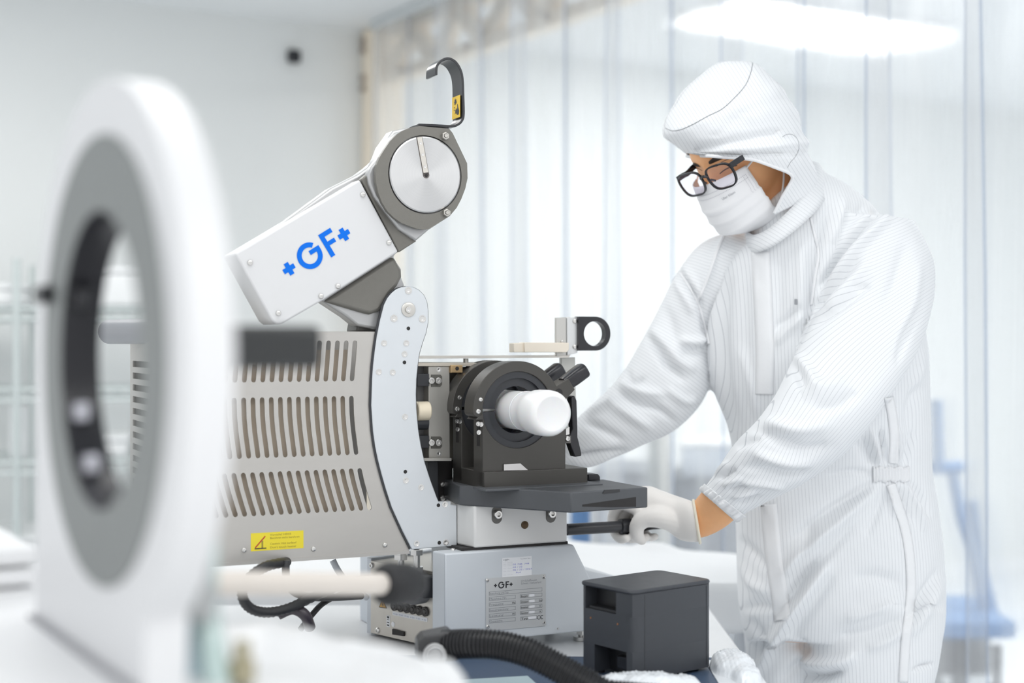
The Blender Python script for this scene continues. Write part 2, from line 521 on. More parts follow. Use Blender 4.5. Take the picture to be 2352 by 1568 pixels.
# pale carton stack on it and a blue post
r = root('storage_carton', CB.W(0.42, .2, .78), 'pale carton standing on the right grey cabinet beyond the curtain', 'carton')
g = G(); g.fbox(CB, 0.30, 0.55, .05, .4, .7805, .885); g.build('box', mat('pale_carton', (0.70, 0.76, 0.84), 0.6), r, bevel=0.004)
g = G(); g.fbox(CB, 0.30, 0.55, .045, .4, .885, .90); g.build('lid', M_whitep, r, bevel=0.003)
p = P(1333, 1215, 4.0)
r = root('bollard', (p.x, p.y, 0), 'blue post beyond the curtain, just right of the machine clamp block', 'post')
g = G(); g.cyl((p.x, p.y, 0.02), (p.x, p.y, CAMZ - 4.0 * (1168 - 784) / FPX), 0.028, seg=20); g.build('shaft', M_bluepaint, r)
g = G(); g.cyl((p.x, p.y, 0), (p.x, p.y, 0.02), 0.075, seg=24); g.build('base_plate', M_bluepaint, r)
# slim dark and cream doorway post
Yp = 4.75
p = P(1512, 1160, Yp)
r = root('gate_post', (p.x, p.y, 0), 'slim post, half dark half cream, seen under the far sleeve', 'post')
za = CAMZ + Yp * (784 - 950) / FPX
g = G(); g.box((P(1501, 0, Yp).x, Yp, za / 2), 0.03, 0.05, za); g.build('dark_side', mat('gate_dark', (0.16, 0.19, 0.18), 0.5), r, bevel=0.003)
g = G(); g.box((P(1524, 0, Yp).x, Yp, za / 2), 0.034, 0.05, za); g.build('cream_side', mat('gate_cream', (0.74, 0.72, 0.66), 0.5), r, bevel=0.003)

# ---- wire rack against the back wall at the left
RK = Frame((0, 0), R(12))
pl = P(38, 1055, 4.45)
u_l, v_l, _ = RK.loc(pl)
u_r = RK.loc(P(420, 1055, 4.6))[0]
rk = root('wire_rack', RK.W((u_l + u_r) / 2, v_l + .2, 0), 'chrome wire shelving rack against the pale wall at far left', 'shelving rack')
ua, ub = u_l - 0.62, u_r
for (uu, vv) in ((u_l, v_l), (u_l, v_l + .42), (ub, v_l), (ub, v_l + .42), (ua, v_l), (ua, v_l + .42)):
    g = G(); g.cyl(RK.W(uu, vv, 0), RK.W(uu, vv, 1.52), 0.0125, seg=12)
    for i in range(30):
        pass
    g.build('post', M_rack, rk)
SHZ = [CAMZ - 4.5 * (y - 784) / FPX for y in (708, 893, 1058, 1290)]
for z in SHZ:
    g = G()
    for vv in (v_l, v_l + .42):
        for dz in (0, -0.035):
            g.tube([RK.W(ua, vv, z + dz), RK.W(ub, vv, z + dz)], 0.005, 6)
        k = 0; u = ua
        while u < ub - 0.04:
            g.tube([RK.W(u, vv, z - .035), RK.W(u + .025, vv, z), RK.W(u + .05, vv, z - .035)], 0.0028, 5); u += .05
    u = ua
    while u < ub:
        g.tube([RK.W(u, v_l, z + .004), RK.W(u, v_l + .42, z + .004)], 0.0026, 5); u += 0.026
    g.build('shelf', M_rack, rk)
def rackbox(name, px0, px1, py0, py1, dep, lab, cat, m_, lidded=True):
    z0 = SHZ[[708, 893, 1058, 1290].index(py1)] + .008
    fu0 = RK.loc(RK.pt(px0, py1, v_l + .05))[0]; fu1 = RK.loc(RK.pt(px1, py1, v_l + .05))[0]
    zt = RK.pt(px0, py0, v_l + .05).z
    r = root(name, RK.W((fu0 + fu1) / 2, v_l + .2, z0), lab, cat, 'white goods on the wire rack')
    g = G(); g.fbox(RK, fu0, fu1, v_l + .05, v_l + .05 + dep, z0, zt - .02); g.build('box', m_, r, bevel=0.012, seg=3)
    g = G(); g.fbox(RK, fu0 - .003, fu1 + .003, v_l + .045, v_l + .055 + dep, zt - .02, zt); g.build('lid', M_whitep, r, bevel=0.006, seg=3)
rackbox('storage_bin', -120, 58, 650, 708, .3, 'white bin on the upper wire shelf, far left edge', 'bin', M_whitep)
rackbox('storage_bin', 170, 345, 612, 708, .3, 'white bin on the upper wire shelf, seen through the ring opening', 'bin', M_whitep)
rackbox('storage_bin', 228, 296, 1000, 1058, .28, 'white bin on the lower wire shelf, seen through the ring opening', 'bin', M_whitep)
rackbox('storage_bin', 20, 60, 910, 1058, .1, 'tall narrow white carton on the lower wire shelf, far left edge', 'carton', M_whitep)
rackbox('storage_bin', -150, 90, 1235, 1290, .35, 'wide white carton on the bottom wire shelf, far left edge', 'carton', M_whitep)
# ================================================================== THE WELDING MACHINE
MF = Frame((-0.0579, 2.2), R(25))
TABLE_Z = 0.775
M_alu = mat('bead_blasted_aluminium', (0.73, 0.76, 0.785), 0.42, metal=0.35, var=0.02, scale=40)
M_vent = mat('brushed_steel_cover', (0.555, 0.535, 0.505), 0.42, metal=0.55, var=0.05, scale=14, stretch=(1, 1, 3))
M_inner = mat('inner_panel_beige', (0.56, 0.47, 0.37), 0.6)
M_arm = mat('white_powder_coat', (0.755, 0.755, 0.76), 0.38, var=0.01)
M_cast = mat('hard_anodised_grey', (0.20, 0.192, 0.172), 0.42, metal=0.35, var=0.06, scale=120, bump=0.15, bscale=900)
M_castd = mat('dark_anodised', (0.16, 0.155, 0.145), 0.45, metal=0.3, var=0.05, scale=80)
M_castg = mat('pale_casting', (0.52, 0.52, 0.52), 0.4, metal=0.4, var=0.03)
M_screw = mat('zinc_screw', (0.74, 0.73, 0.71), 0.25, metal=0.9)
M_hole = mat('hole_dark', (0.02, 0.018, 0.018), 0.6)
M_clamp = mat('clamp_anodised', (0.078, 0.074, 0.068), 0.38, metal=0.4, var=0.05, scale=90, stretch=(1, 1, 6))
M_jaw = mat('black_jaw', (0.035, 0.037, 0.043), 0.38)
M_blackpl = mat('gloss_black_plastic', (0.022, 0.022, 0.026), 0.25)
M_hook = mat('black_lacquer', (0.035, 0.036, 0.04), 0.22)
M_tray = mat('grey_plastic_tray', (0.085, 0.09, 0.098), 0.45, var=0.04)
M_block = mat('silver_block', (0.82, 0.815, 0.80), 0.4, metal=0.08, var=0.02)
M_house = mat('silver_grey_paint', (0.66, 0.695, 0.73), 0.4, metal=0.05, var=0.02)
M_slide = mat('slide_steel', (0.50, 0.485, 0.45), 0.4, metal=0.7, var=0.04)
M_brass = mat('brass', (0.62, 0.44, 0.24), 0.35, metal=0.8)
M_ivory = mat('ivory_polymer', (0.84, 0.74, 0.57), 0.45)
M_beige = mat('beige_polymer', (0.88, 0.80, 0.68), 0.45)
M_yellow = mat('yellow_label', (0.90, 0.74, 0.04), 0.45)
M_amber = mat('amber_label', (0.92, 0.60, 0.03), 0.4)
M_ink = mat('ink_black', (0.03, 0.03, 0.035), 0.5)
M_inkg = mat('ink_grey', (0.30, 0.31, 0.33), 0.5)
M_red = mat('ink_red', (0.55, 0.05, 0.03), 0.5)
M_blueink = mat('logo_blue', (0.0, 0.17, 0.80), 0.5, spec=.2)
M_penblue = mat('pen_blue', (0.25, 0.25, 0.62), 0.5)
M_paper = mat('white_label', (0.86, 0.87, 0.89), 0.5)
M_plate = mat('plate_aluminium', (0.74, 0.75, 0.75), 0.38, metal=0.4, var=0.02)

def spun(name):
    """Turned metal: reflections fan out around the disc's axis."""
    m = bpy.data.materials.new(name); m.use_nodes = True
    nt = m.node_tree; N, L = nt.nodes, nt.links; b = N['Principled BSDF']
    tc = N.new('ShaderNodeTexCoord')
    ln = N.new('ShaderNodeVectorMath'); ln.operation = 'LENGTH'
    L.new(tc.outputs['Object'], ln.inputs[0])
    cm = N.new('ShaderNodeCombineXYZ'); L.new(ln.outputs['Value'], cm.inputs[0])
    nz = N.new('ShaderNodeTexNoise'); nz.inputs['Scale'].default_value = 900; nz.inputs['Detail'].default_value = 2
    L.new(cm.outputs[0], nz.inputs['Vector'])
    cr = N.new('ShaderNodeMapRange'); cr.inputs[3].default_value = 0.55; cr.inputs[4].default_value = 0.70
    L.new(nz.outputs['Fac'], cr.inputs[0])
    cc = N.new('ShaderNodeCombineColor')
    for k in range(3): L.new(cr.outputs[0], cc.inputs[k])
    L.new(cc.outputs[0], b.inputs['Base Color'])
    b.inputs['Metallic'].default_value = 0.8; b.inputs['Roughness'].default_value = 0.34
    b.inputs['Anisotropic'].default_value = 0.8
    tg = N.new('ShaderNodeTangent'); tg.direction_type = 'RADIAL'; tg.axis = 'Z'
    L.new(tg.outputs[0], b.inputs['Tangent'])
    return m
M_disk = spun('turned_steel')

base = MF.W(0.0, 0.2, TABLE_Z)
WM = root('pipe_welding_machine', base, 'pipe welding machine on the bench, slotted steel cover and raised white arm', 'welding machine')

def mp(pts, v):
    return [MF.pt(x, y, v) for x, y in pts]
def mpr(pts, v, n=4, closed=True):
    """Outline smoothed a little through the traced points."""
    q = [MF.uz(x, y, v) for x, y in pts]
    return q
VV = MF.v

# prototype small parts, built once, then copied
def proto_screw(name, head, hexr, m_):
    g = G()
    if head == 'csk':      # countersunk ring and socket
        g.lathe([(0, 1.0), (0.10, 1.0), (0.10, 0.72), (0.03, 0.66), (0.03, 0.40), (0.012, 0.36), (0.012, 0)], (0, 0, 0), (0, 0, 1), 20, caps=False)
    elif head == 'dome':
        g.lathe([(0, 1.0), (0.30, 0.95), (0.55, 0.75), (0.62, 0.42), (0.35, 0.36), (0.35, 0)], (0, 0, 0), (0, 0, 1), 18, caps=False)
    elif head == 'cap':
        g.lathe([(0, 1.0), (1.0, 1.0), (1.1, 0.9), (1.1, 0.52)], (0, 0, 0), (0, 0, 1), 20, caps=False)
        g.lathe([(1.1, 0.52), (0.5, 0.5), (0.5, 0)], (0, 0, 0), (0, 0, 1), 6, caps=False)
    elif head == 'nut':
        g.lathe([(0, 1.0), (0.9, 1.0), (1.0, 0.9), (1.0, 0.62)], (0, 0, 0), (0, 0, 1), 6, caps=False)
        g.lathe([(1.0, 0.62), (.6, .6), (.6, .5), (1.2, 0.46), (1.2, 0.0)], (0, 0, 0), (0, 0, 1), 14, caps=False)
    elif head == 'hole':
        g.lathe([(0, 1.0), (0.15, 0.95), (0.15, 0)], (0, 0, 0), (0, 0, 1), 16, caps=False)
    o = g.build(name, m_, None, smooth=30)
    COL.objects.unlink(o)
    return o
PS = {k: proto_screw('screw' if k != 'hole' else 'pin_hole', k, 0, mat('nut_steel', (.56, .54, .50), .35, metal=.85) if k == 'nut' else M_screw if k != 'hole' else M_hole) for k in ('csk', 'dome', 'cap', 'nut', 'hole')}
def screw(kind, parent, pos, normal, r, name=None):
    n = Vector(normal).normalized()
    M = Matrix.Translation(Vector(pos)) @ n.to_track_quat('Z', 'Y').to_matrix().to_4x4() @ Matrix.Scale(r, 4)
    return inst(PS[kind], name or ('screw' if kind not in ('hole', 'nut') else ('pin_hole' if kind == 'hole' else 'nut')), parent, M)
def fscrew(kind, parent, px, py, v, r):
    return screw(kind, parent, MF.pt(px, py, v), -VV, r)

# ---------------- curved side plate
VP = 0.045
arc_o = [(946, 1262), (925, 1220), (900, 1165), (887, 1125), (877, 1090), (868, 1055), (862, 1025), (857, 990), (855, 960), (853, 930), (854, 900), (855, 870), (857, 840), (861, 805), (866, 770), (873, 735), (882, 700),
         (890, 684), (899, 673), (910, 664), (922, 659), (935, 657), (950, 659), (963, 666), (974, 677), (981, 692), (984, 712), (984, 740), (979, 765), (971, 788), (964, 812), (960, 840), (957, 870), (956, 905), (957, 940), (961, 985), (967, 1022), (976, 1062), (989, 1102), (1003, 1140), (1008, 1152), (1036, 1151), (1036, 1158), (1049, 1160), (1050, 1253)]
holes = [(938, 754), (929, 832), (931, 1083), (1007, 1160), (1009, 1246)]
g = G(); g.prism(mp(arc_o, VP), VV * 0.012)
arc = g.build('side_plate', M_alu, WM, bevel=0.0012)
for x, y in ((882, 788), (933, 788), (929, 813), (870, 854), (902, 855), (930, 957), (932, 1103), (967, 1119), (1022, 1158), (1024, 1245), (957, 1248)):
    fscrew('csk', arc, x, y, VP, 0.0048)
for x, y in ((938, 667), (905, 731), (970, 732)):
    fscrew('csk', arc, x, y, VP, 0.0058)
for x, y in holes:
    fscrew('hole', arc, x, y, VP, 0.0030)
g = G(); c = MF.pt(938, 711, VP); g.lathe([(0, .0115), (.0015, .0115), (.002, .0105), (.002, .006), (.0045, .0055), (.0045, 0)], c, -VV, 28, caps=False)
g.build('pivot_cap', mat('pivot_steel', (0.66, 0.64, 0.60), 0.32, metal=0.7), arc)
screw('csk', arc, MF.pt(938, 711, VP - .0045), -VV, 0.0042)
# dark sheet put in for the shade of the gap between cover and plate
g = G(); g.prism(mp([(x - (5 if i < 22 else 0), y) for i, (x, y) in enumerate(arc_o[:40])] + [(960, 1180)], VP + .0010), VV * 0.003)
g.build('gasket', M_jaw, WM)

# ---------------- slotted cover
VC = 0.049
cu0 = MF.uz(357, 900, VC)[0]
def cvr(px, py): return MF.pt(px, py, VC)
zt = MF.uz(790, 761, VC)[1]; zb = MF.uz(760, 1277, VC)[1]
out = [MF.W(cu0, VC, zb), MF.W(cu0, VC, zt)] + mp([(862, 762), (857, 795), (853, 830), (851, 860), (850, 900), (850, 930), (852, 960), (855, 990), (859, 1025), (866, 1060), (874, 1092), (884, 1127), (897, 1167), (909, 1195), (922, 1222)], VC)
uu, zz = MF.uz(940, 1262, VC)
out.append(MF.W(uu, VC, zb + 0.003)); out.append(MF.W(uu - .002, VC, zb))
def slot(cl, w):
    """cl: centre-line (u,z) points; a round-ended slot."""
    L_, R_ = [], []
    for i, p in enumerate(cl):
        a = cl[max(i - 1, 0)]; b = cl[min(i + 1, len(cl) - 1)]
        d = Vector((b[0] - a[0], b[1] - a[1])).normalized(); n_ = Vector((-d.y, d.x))
        L_.append((p[0] + n_.x * w, p[1] + n_.y * w)); R_.append((p[0] - n_.x * w, p[1] - n_.y * w))
    def cap(p, d0):
        return [(p[0] + w * math.cos(d0 + t), p[1] + w * math.sin(d0 + t)) for t in (R(-45), R(0), R(45))]
    d_end = math.atan2(cl[-1][1] - cl[-2][1], cl[-1][0] - cl[-2][0]); d_st = math.atan2(cl[0][1] - cl[1][1], cl[0][0] - cl[1][0])
    return R_ + cap(cl[-1], d_end)[::1] + L_[::-1] + cap(cl[0], d_st)
rowsl = [[(815, 787), (812, 830), (808.5, 870)], [(807, 914), (808, 950), (811, 985), (818, 1039)], [(826, 1080), (832, 1107), (841, 1140), (849, 1166)]]
pitch = MF.uz(808, 955, VC)[0] - MF.uz(788, 955, VC)[0]
hl = []
for r_ in rowsl:
    cl0 = [MF.uz(x, y, VC) for x, y in r_]
    for k in range(22):
        if cl0[0][0] - k * pitch < cu0 + 0.012: break
        s = slot([(u - k * pitch, z) for u, z in cl0], 0.0036)
        hl.append([MF.W(u, VC, z) for u, z in s])
g = G(); g.prism(out, VV * 0.0022, hl)
cover = g.build('slotted_cover', M_vent, WM, smooth=30)
# folded top, bottom and left end (with its own slats)
g = G()
u1 = MF.uz(862, 762, VC)[0]
DEP = 0.20
g.fbox(MF, cu0, u1, VC + .0022, VC + DEP, zt - .0022, zt)
ub = MF.uz(940, 1262, VC)[0]
g.fbox(MF, cu0, ub, VC + .0022, VC + DEP, zb, zb + .0022)
g.fbox(MF, cu0, ub, VC - .0015, VC + .0005, zb - .004, zb + .001)
endh = []
zz0 = zt - 0.045
for k in range(15):
    za = zz0 - k * 0.0182
    endh.append([MF.W(cu0, v, z) for v, z in ((VC + .02, za), (VC + DEP - .02, za), (VC + DEP - .02, za - .0095), (VC + .02, za - .0095))])
g.prism([MF.W(cu0, VC, zb), MF.W(cu0, VC + DEP, zb), MF.W(cu0, VC + DEP, zt), MF.W(cu0, VC, zt)], MF.u * 0.0022, endh)
g.fbox(MF, cu0, ub, VC + DEP, VC + DEP + .0022, zb, zt)
g.build('cover_folds', M_vent, cover, smooth=30)
g = G(); g.prism([MF.W(cu0 + .03, VC + .017, zb + .02), MF.W(cu0 + .03, VC + .017, MF.uz(790, 803, VC)[1])] + mp([(802, 803), (799, 960), (806, 1030), (818, 1070), (842, 1185), (846, 1200)], VC + .017), VV * .004); g.build('inner_panel', M_inner, WM)
for x, y in ((720, 1260), (884, 1251)):
    fscrew('dome', cover, x, y, VC, 0.0040)
fscrew('dome', cover, 560, 1263, VC, 0.0040)
# yellow warning sticker with its red stroke and four grey lines
def sticker(x0, y0, x1, y1, v, name, m_, parent, extra):
    a = MF.uz(x0, (y0 + y1) / 2, v); b = MF.uz(x1, (y0 + y1) / 2, v)
    ztop = MF.uz((x0 + x1) / 2, y0, v)[1]; zbot = MF.uz((x0 + x1) / 2, y1, v)[1]
    g = G(); g.fbox(MF, a[0], b[0], v - .0004, v, zbot, ztop)
    W_, H_ = b[0] - a[0], ztop - zbot
    def pos(s, t): return MF.W(a[0] + W_ * s, v - .0006, zbot + H_ * t)
    extra(g, pos, W_, H_)
    return g.build(name, m_, parent, smooth=0)
UX = MF.u; UZ = Vector((0, 0, 1))
def yl(g, pos, W_, H_):
    p0, p1 = pos(.08, .18), pos(.27, .80); d = (p1 - p0).normalized(); n_ = d.cross(VV) * (H_ * .035)
    g.add([p0 - n_, p0 + n_, p1 + n_, p1 - n_], [(0, 1, 2, 3)], 2)
    g.add([pos(.07, .10), pos(.29, .10), pos(.29, .16), pos(.07, .16)], [(0, 1, 2, 3)], 1)
    g.add([pos(.20, .16), pos(.23, .16), pos(.23, .55), pos(.20, .55)], [(0, 1, 2, 3)], 3)
    for t, s in ((.80, 'Vorsicht! HEISS'), (.62, 'Berühren nicht berühren'), (.30, 'Caution: Hot surface!'), (.10, "Don't touch heater")):
        put_text(g, s, pos(.36, t), UX, UZ, H_ * .16, 3, width=W_ * (.40 if t == .8 else .56 if t == .62 else .5))
sticker(576, 1221, 697, 1262, VC, 'warning_sticker', [M_yellow, M_ink, M_red, mat('ink_olive', (0.36, 0.28, 0.04), 0.5)], cover, yl)
# round grip at the far left top
a = MF.ptu(300, 757, cu0 + 0.01)
g = G(); q = MF.loc(P(330, 755, 2.03)); pa = MF.W(cu0 - .035, VC + .10, zt - .004); 
g.cyl(MF.W(cu0 - .035, VC + .19, zt + .0), MF.W(cu0 + .018, VC + .035, zt + .0), 0.019, seg=28, m=0)
g.build('grip_roll', mat('grip_grey', (0.30, 0.31, 0.33), 0.35), WM, bevel=0.003)

# ---------------- raised heater arm
VA = 0.030
ARM = G()
# casting behind the cover: neck plate up to the head
neck = [(740, 691), (795, 727), (821, 748), (866, 757), (880, 720), (931, 656), (923, 637), (923, 618), (904, 588), (916, 578), (990, 524), (1034, 496), (1050, 440), (1010, 310), (940, 292), (903, 300), (878, 335), (866, 366), (848, 382), (823, 400), (760, 432), (640, 520), (690, 640)]
g = G(); g.prism(mp(neck, VA + .03), VV * 0.035)
g.build('arm_casting', M_castg, WM, bevel=0.004)
g = G(); g.prism(mp([(745, 692), (766, 678), (905, 588), (923, 619), (924, 636), (914, 656), (896, 676), (884, 700), (872, 715), (850, 722), (836, 719)], VA + .022), VV * 0.03)
g.build('lower_casting', M_cast, WM, bevel=0.006, seg=3)
g = G(); g.cyl(MF.pt(905, 708, VP + .02), MF.pt(905, 708, VP + .02) + VV * .06, 0.026, seg=32); g.build('pivot_hub', M_castd, WM, bevel=0.003)
g = G(); g.prism(mp([(826, 720), (880, 700), (872, 762), (818, 762)], VP + .03), VV * 0.05); g.build('pivot_bracket', M_castd, WM, bevel=0.003)
# intermediate collar around the head
col = [(866, 385), (870, 360), (883, 335), (905, 312), (930, 300), (955, 560), (905, 575), (835, 420)]
g = G(); g.prism(mp([(829, 412), (846, 398), (851, 425), (863, 455), (887, 488), (920, 530), (958, 553), (916, 580)], VA + .004), VV * 0.02); g.build('neck_plate', M_cast, WM, bevel=0.002)
# head
VH = 0.012
hd = [(963, 289), (1032, 296), (1040, 306), (1073, 375), (1074, 409), (1069, 432), (1060, 456), (1049, 477), (1033, 496), (984, 526), (970, 527), (955, 524), (938, 518), (921, 511), (905, 500), (890, 485), (878, 466), (869, 443), (864, 420), (863, 400), (865, 378), (872, 361), (883, 343), (896, 324), (911, 309), (925, 300), (942, 293)]
cuz = MF.uz(977, 401, VH)
rad = MF.uz(977, 401 - 89, VH)[1] - cuz[1]
g = G(); g.prism(mp(hd, VH), VV * 0.009, [circle(MF, cuz[0], cuz[1], VH, rad + .001, 48)])
head = g.build('heater_head', M_cast, WM, smooth=0)
g = G(); g.prism(mp([(845, 400), (848, 422), (860, 451), (884, 484), (917, 526), (956, 553), (985, 528), (1033, 497), (1000, 340), (905, 330), (870, 362), (852, 384)], VH + .014), VV * .02); g.build('head_collar', M_castg, head, bevel=.003)
g = G(); g.prism([p for p in mp([(963, 289), (942, 293), (925, 300), (911, 309), (896, 324), (883, 343), (872, 361), (865, 378), (866, 400), (880, 420), (1000, 420), (1040, 306), (1030, 292)], VH + .0105)], VV * 0.044)
g.build('head_flange', M_castg, head, bevel=0.002)
# turned disc with a slot and an indicator strip
bd = bpy.data.meshes.new('x')
dc = MF.W(cuz[0], VH, cuz[1])
g = G(); g.lathe([(0.03, rad - .0012), (0.0, rad - .0012), (-0.0012, rad - .003), (-0.0012, 0)], (0, 0, 0), (0, 0, 1), 72, caps=False)
disk = g.build('turned_disc', M_disk, None, smooth=30)
disk.parent = head
disk.matrix_basis = Matrix.Translation(-wloc(head)) @ Matrix.Translation(dc) @ VV.to_track_quat('Z', 'Y').to_matrix().to_4x4()
M_groove = mat('groove_shadow', (0.20, 0.18, 0.17), 0.5, metal=0.4)
p0, p1 = MF.pt(963, 315, VH - .0013), MF.pt(978, 398, VH - .0013)
d = (p1 - p0).normalized(); n_ = d.cross(VV).normalized()
def barpoly(a, b, w): return [a - n_ * w, a + n_ * w, b + n_ * w, b - n_ * w]
g = G(); g.prism(barpoly(p0 - d * .001, p1 + d * .0035, .0052), VV * 0.0006); g.cyl(p1 + d * .0025, p1 + d * .0025 + VV * .0007, 0.0054, seg=20); g.build('slot_shadow', M_groove, disk if False else head)
g = G(); g.prism(barpoly(p0, p1 - d * .001, .0040), -VV * 0.0012); ind = g.build('indicator_strip', mat('strip_steel', (0.66, 0.63, 0.58), 0.35, metal=0.8), head)
g = G(); q = p1 + d * .0035; g.cyl(q, q - VV * .0006, 0.0026, seg=16); g.build('index_mark', M_hole, head)
for t in (.17, .48, .82):
    screw('csk', head, p0 + (p1 - p0) * t - VV * .0013, -VV, 0.0022)
for x, y in ((1021, 313), (1024, 489)):
    screw('nut', head, MF.pt(x, y, VH), -VV, 0.0062)

# black carrying hook
VHK = VH + .002
hk = [(962, 289), (1000, 290.5), (1038, 292.5), (1054, 288), (1064, 278), (1068, 262), (1067, 215), (1066, 185), (1062, 163), (1052, 144), (1040, 134), (1028, 131), (1017, 134), (1007, 142), (1001, 153), (1000, 172)]
q = [Vector((*MF.uz(x, y, VHK), 0)) for x, y in hk]
sm = smoothpath(q, 6)
TH = 0.0038; WH = 0.040
ou, inn = [], []
for i, p in enumerate(sm):
    t = (sm[min(i + 1, len(sm) - 1)] - sm[max(i - 1, 0)]).normalized(); n2 = Vector((-t.y, t.x, 0))
    ou.append(p - n2 * 0.0); inn.append(p + n2 * TH)
loop = ou + inn[::-1]
g = G()
rows = []
for vv in (VHK, VHK + WH):
    rows.append([MF.W(p.x, vv, p.y) for p in loop])
n = len(loop)
g.grid(rows, closed=False)
half = len(ou)
g.f.append((n - 1, 0, n, 2 * n - 1)); g.m.append(0)
for s_ in (0, n):
    for i in range(half - 1):
        g.f.append((s_ + i, s_ + i + 1, s_ + n - 2 - i, s_ + n - 1 - i)); g.m.append(0)
hook = g.build('carrying_hook', M_hook, WM, smooth=40, bevel=0.0008)
# amber pinch warning on the inner face of the hook's upright
u_in = MF.uz(1064, 245, VHK)[0] - TH - 0.0004
zA, zB = MF.uz(1064, 217, VHK)[1], MF.uz(1064, 268, VHK)[1]
g = G(); v0_, v1_ = VHK + .003, VHK + WH - .005
g.add([MF.W(u_in, v, z) for v, z in ((v0_, zA), (v1_, zA), (v1_, zB), (v0_, zB))] + [MF.W(u_in + .0003, v, z) for v, z in ((v0_, zA), (v1_, zA), (v1_, zB), (v0_, zB))],
      [(0, 1, 2, 3), (7, 6, 5, 4), (0, 4, 5, 1), (1, 5, 6, 2), (2, 6, 7, 3), (3, 7, 4, 0)])
def lp2(s, t): return MF.W(u_in - .0003, v1_ + (v0_ - v1_) * s, zB + (zA - zB) * t)
def blob(pts): g.add([lp2(s, t) for s, t in pts], [tuple(range(len(pts)))], 1)
blob([(.30, .62), (.38, .66), (.42, .60), (.48, .68), (.56, .66), (.60, .74), (.52, .78), (.56, .86), (.48, .83), (.46, .92), (.40, .84), (.34, .88), (.35, .78), (.27, .76), (.33, .70)])   # gear-like mark
blob([(.36, .20), (.52, .24), (.60, .16), (.74, .12), (.86, .14), (.90, .30), (.80, .45), (.72, .62), (.66, .62), (.68, .44), (.60, .36), (.52, .48), (.46, .38), (.38, .36), (.44, .30)])  # hand-like mark
blob([(.26, .36), (.32, .36), (.32, .42), (.26, .42)]); blob([(.28, .48), (.34, .48), (.34, .53), (.28, .53)])
g.build('pinch_label', [M_amber, M_ink], hook, smooth=0)

# white arm cover: folded sheet in front
cov = [(826, 412), (915, 578), (741, 690), (656, 739), (645, 744), (634, 744), (624, 736), (545, 592), (541, 582)]
g = G(); g.prism(mp(cov, VA), VV * 0.075)
acov = g.build('arm_cover', M_arm, WM, bevel=0.003, seg=3)
for x, y in ((833, 447), (893, 557), (776, 657), (737, 680), (639, 719), (574, 603)):
    fscrew('dome', acov, x, y, VA, 0.0042)
# logo: plus, G, F, plus
pA = MF.pt(664, 617, VA - .0006); pB = MF.pt(790, 538, VA - .0006)
ex = (pB - pA).normalized(); ez = VV.cross(ex) * -1
if ez.z < 0: ez = -ez
Ltot = (pB - pA).length
def lg(g, org, ex, ez, L, m=0):
    """The +GF+ mark; L is the distance between the two plus signs."""
    S = L / 4.43
    def pt(x, y): return org + ex * (x * S) + ez * (y * S)
    def poly(pts): g.add([pt(x, y) for x, y in pts], [tuple(range(len(pts)))], m)
    t = .165; h = .43
    for cx in (0.0, 4.43):
        poly([(cx - h, -t), (cx - t, -t), (cx - t, -h), (cx + t, -h), (cx + t, -t), (cx + h, -t), (cx + h, t), (cx + t, t), (cx + t, h), (cx - t, h), (cx - t, t), (cx - h, t)])
    cx, cy, ro, ri = 1.66, 0.0, 0.88, 0.55
    n = 40; a0, a1 = R(42), R(360)
    o_ = [(cx + ro * math.cos(a0 + (a1 - a0) * i / n), cy + ro * math.sin(a0 + (a1 - a0) * i / n)) for i in range(n + 1)]
    i_ = [(cx + ri * math.cos(a0 + (a1 - a0) * i / n), cy + ri * math.sin(a0 + (a1 - a0) * i / n)) for i in range(n + 1)]
    for i in range(n):
        poly([o_[i], o_[i + 1], i_[i + 1], i_[i]])
    poly([(cx + .08, -.0), (cx + ro, 0.0), (cx + ro, .30), (cx + .08, .30)])
    fx = 2.86
    poly([(fx, -.85), (fx + .33, -.85), (fx + .33, .85), (fx, .85)])
    poly([(fx + .33, .54), (fx + .98, .54), (fx + .98, .85), (fx + .33, .85)])
    poly([(fx + .33, -.12), (fx + .86, -.12), (fx + .86, .17), (fx + .33, .17)])
g = G(); lg(g, pA, ex, ez, Ltot); g.build('logo', M_blueink, acov, smooth=0)

# ---------------- jaw slide between side plate and clamps
VS = 0.075
g = G(); g.prism(mp([(984, 841), (1033, 841), (1034, 1052), (985, 1052)], VS), VV * 0.10); slide = g.build('slide_block', M_slide, WM, bevel=0.001)
g = G(); g.prism(mp([(958, 837), (984, 839), (985, 1052), (958, 1052)], VS + .02), VV * 0.08); g.build('slide_side', mat('slide_dark', (0.17, 0.17, 0.17), 0.45, metal=0.4), slide)
for y in (874, 1016):
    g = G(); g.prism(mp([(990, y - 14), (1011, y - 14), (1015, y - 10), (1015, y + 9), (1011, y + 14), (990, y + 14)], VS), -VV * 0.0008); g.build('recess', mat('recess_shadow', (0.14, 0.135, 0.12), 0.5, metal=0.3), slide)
    g = G(); g.prism(mp([(958, y - 16), (986, y - 16), (986, y + 13), (958, y + 13)], VS - .004), VV * 0.02); g.build('guide_shoe', M_jaw, slide, bevel=0.001)
    for x in (989, 1005):
        screw('cap', slide, MF.pt(x, y, VS - .001), -VV, 0.0052)
for y in (849, 1041):
    fscrew('csk', slide, 1008, y, VS, 0.0042)
g = G(); g.prism(mp([(965, 1052), (1037, 1052), (1037, 1058), (965, 1058)], VS - .012), VV * 0.11); g.build('slide_ledge', M_slide, slide)
c = MF.pt(955, 944, VS - .012)
g = G(); g.cyl(c, c + UX * 0.022, 0.0150, seg=32); g.build('ivory_roller', M_ivory, WM, bevel=0.002)
g = G(); g.cyl(c + UX * .0 - UZ * .018 + VV * .01, c + UX * 0.022 - UZ * .018 + VV * .01, 0.0120, seg=24); g.build('lower_roller', M_jaw, WM)
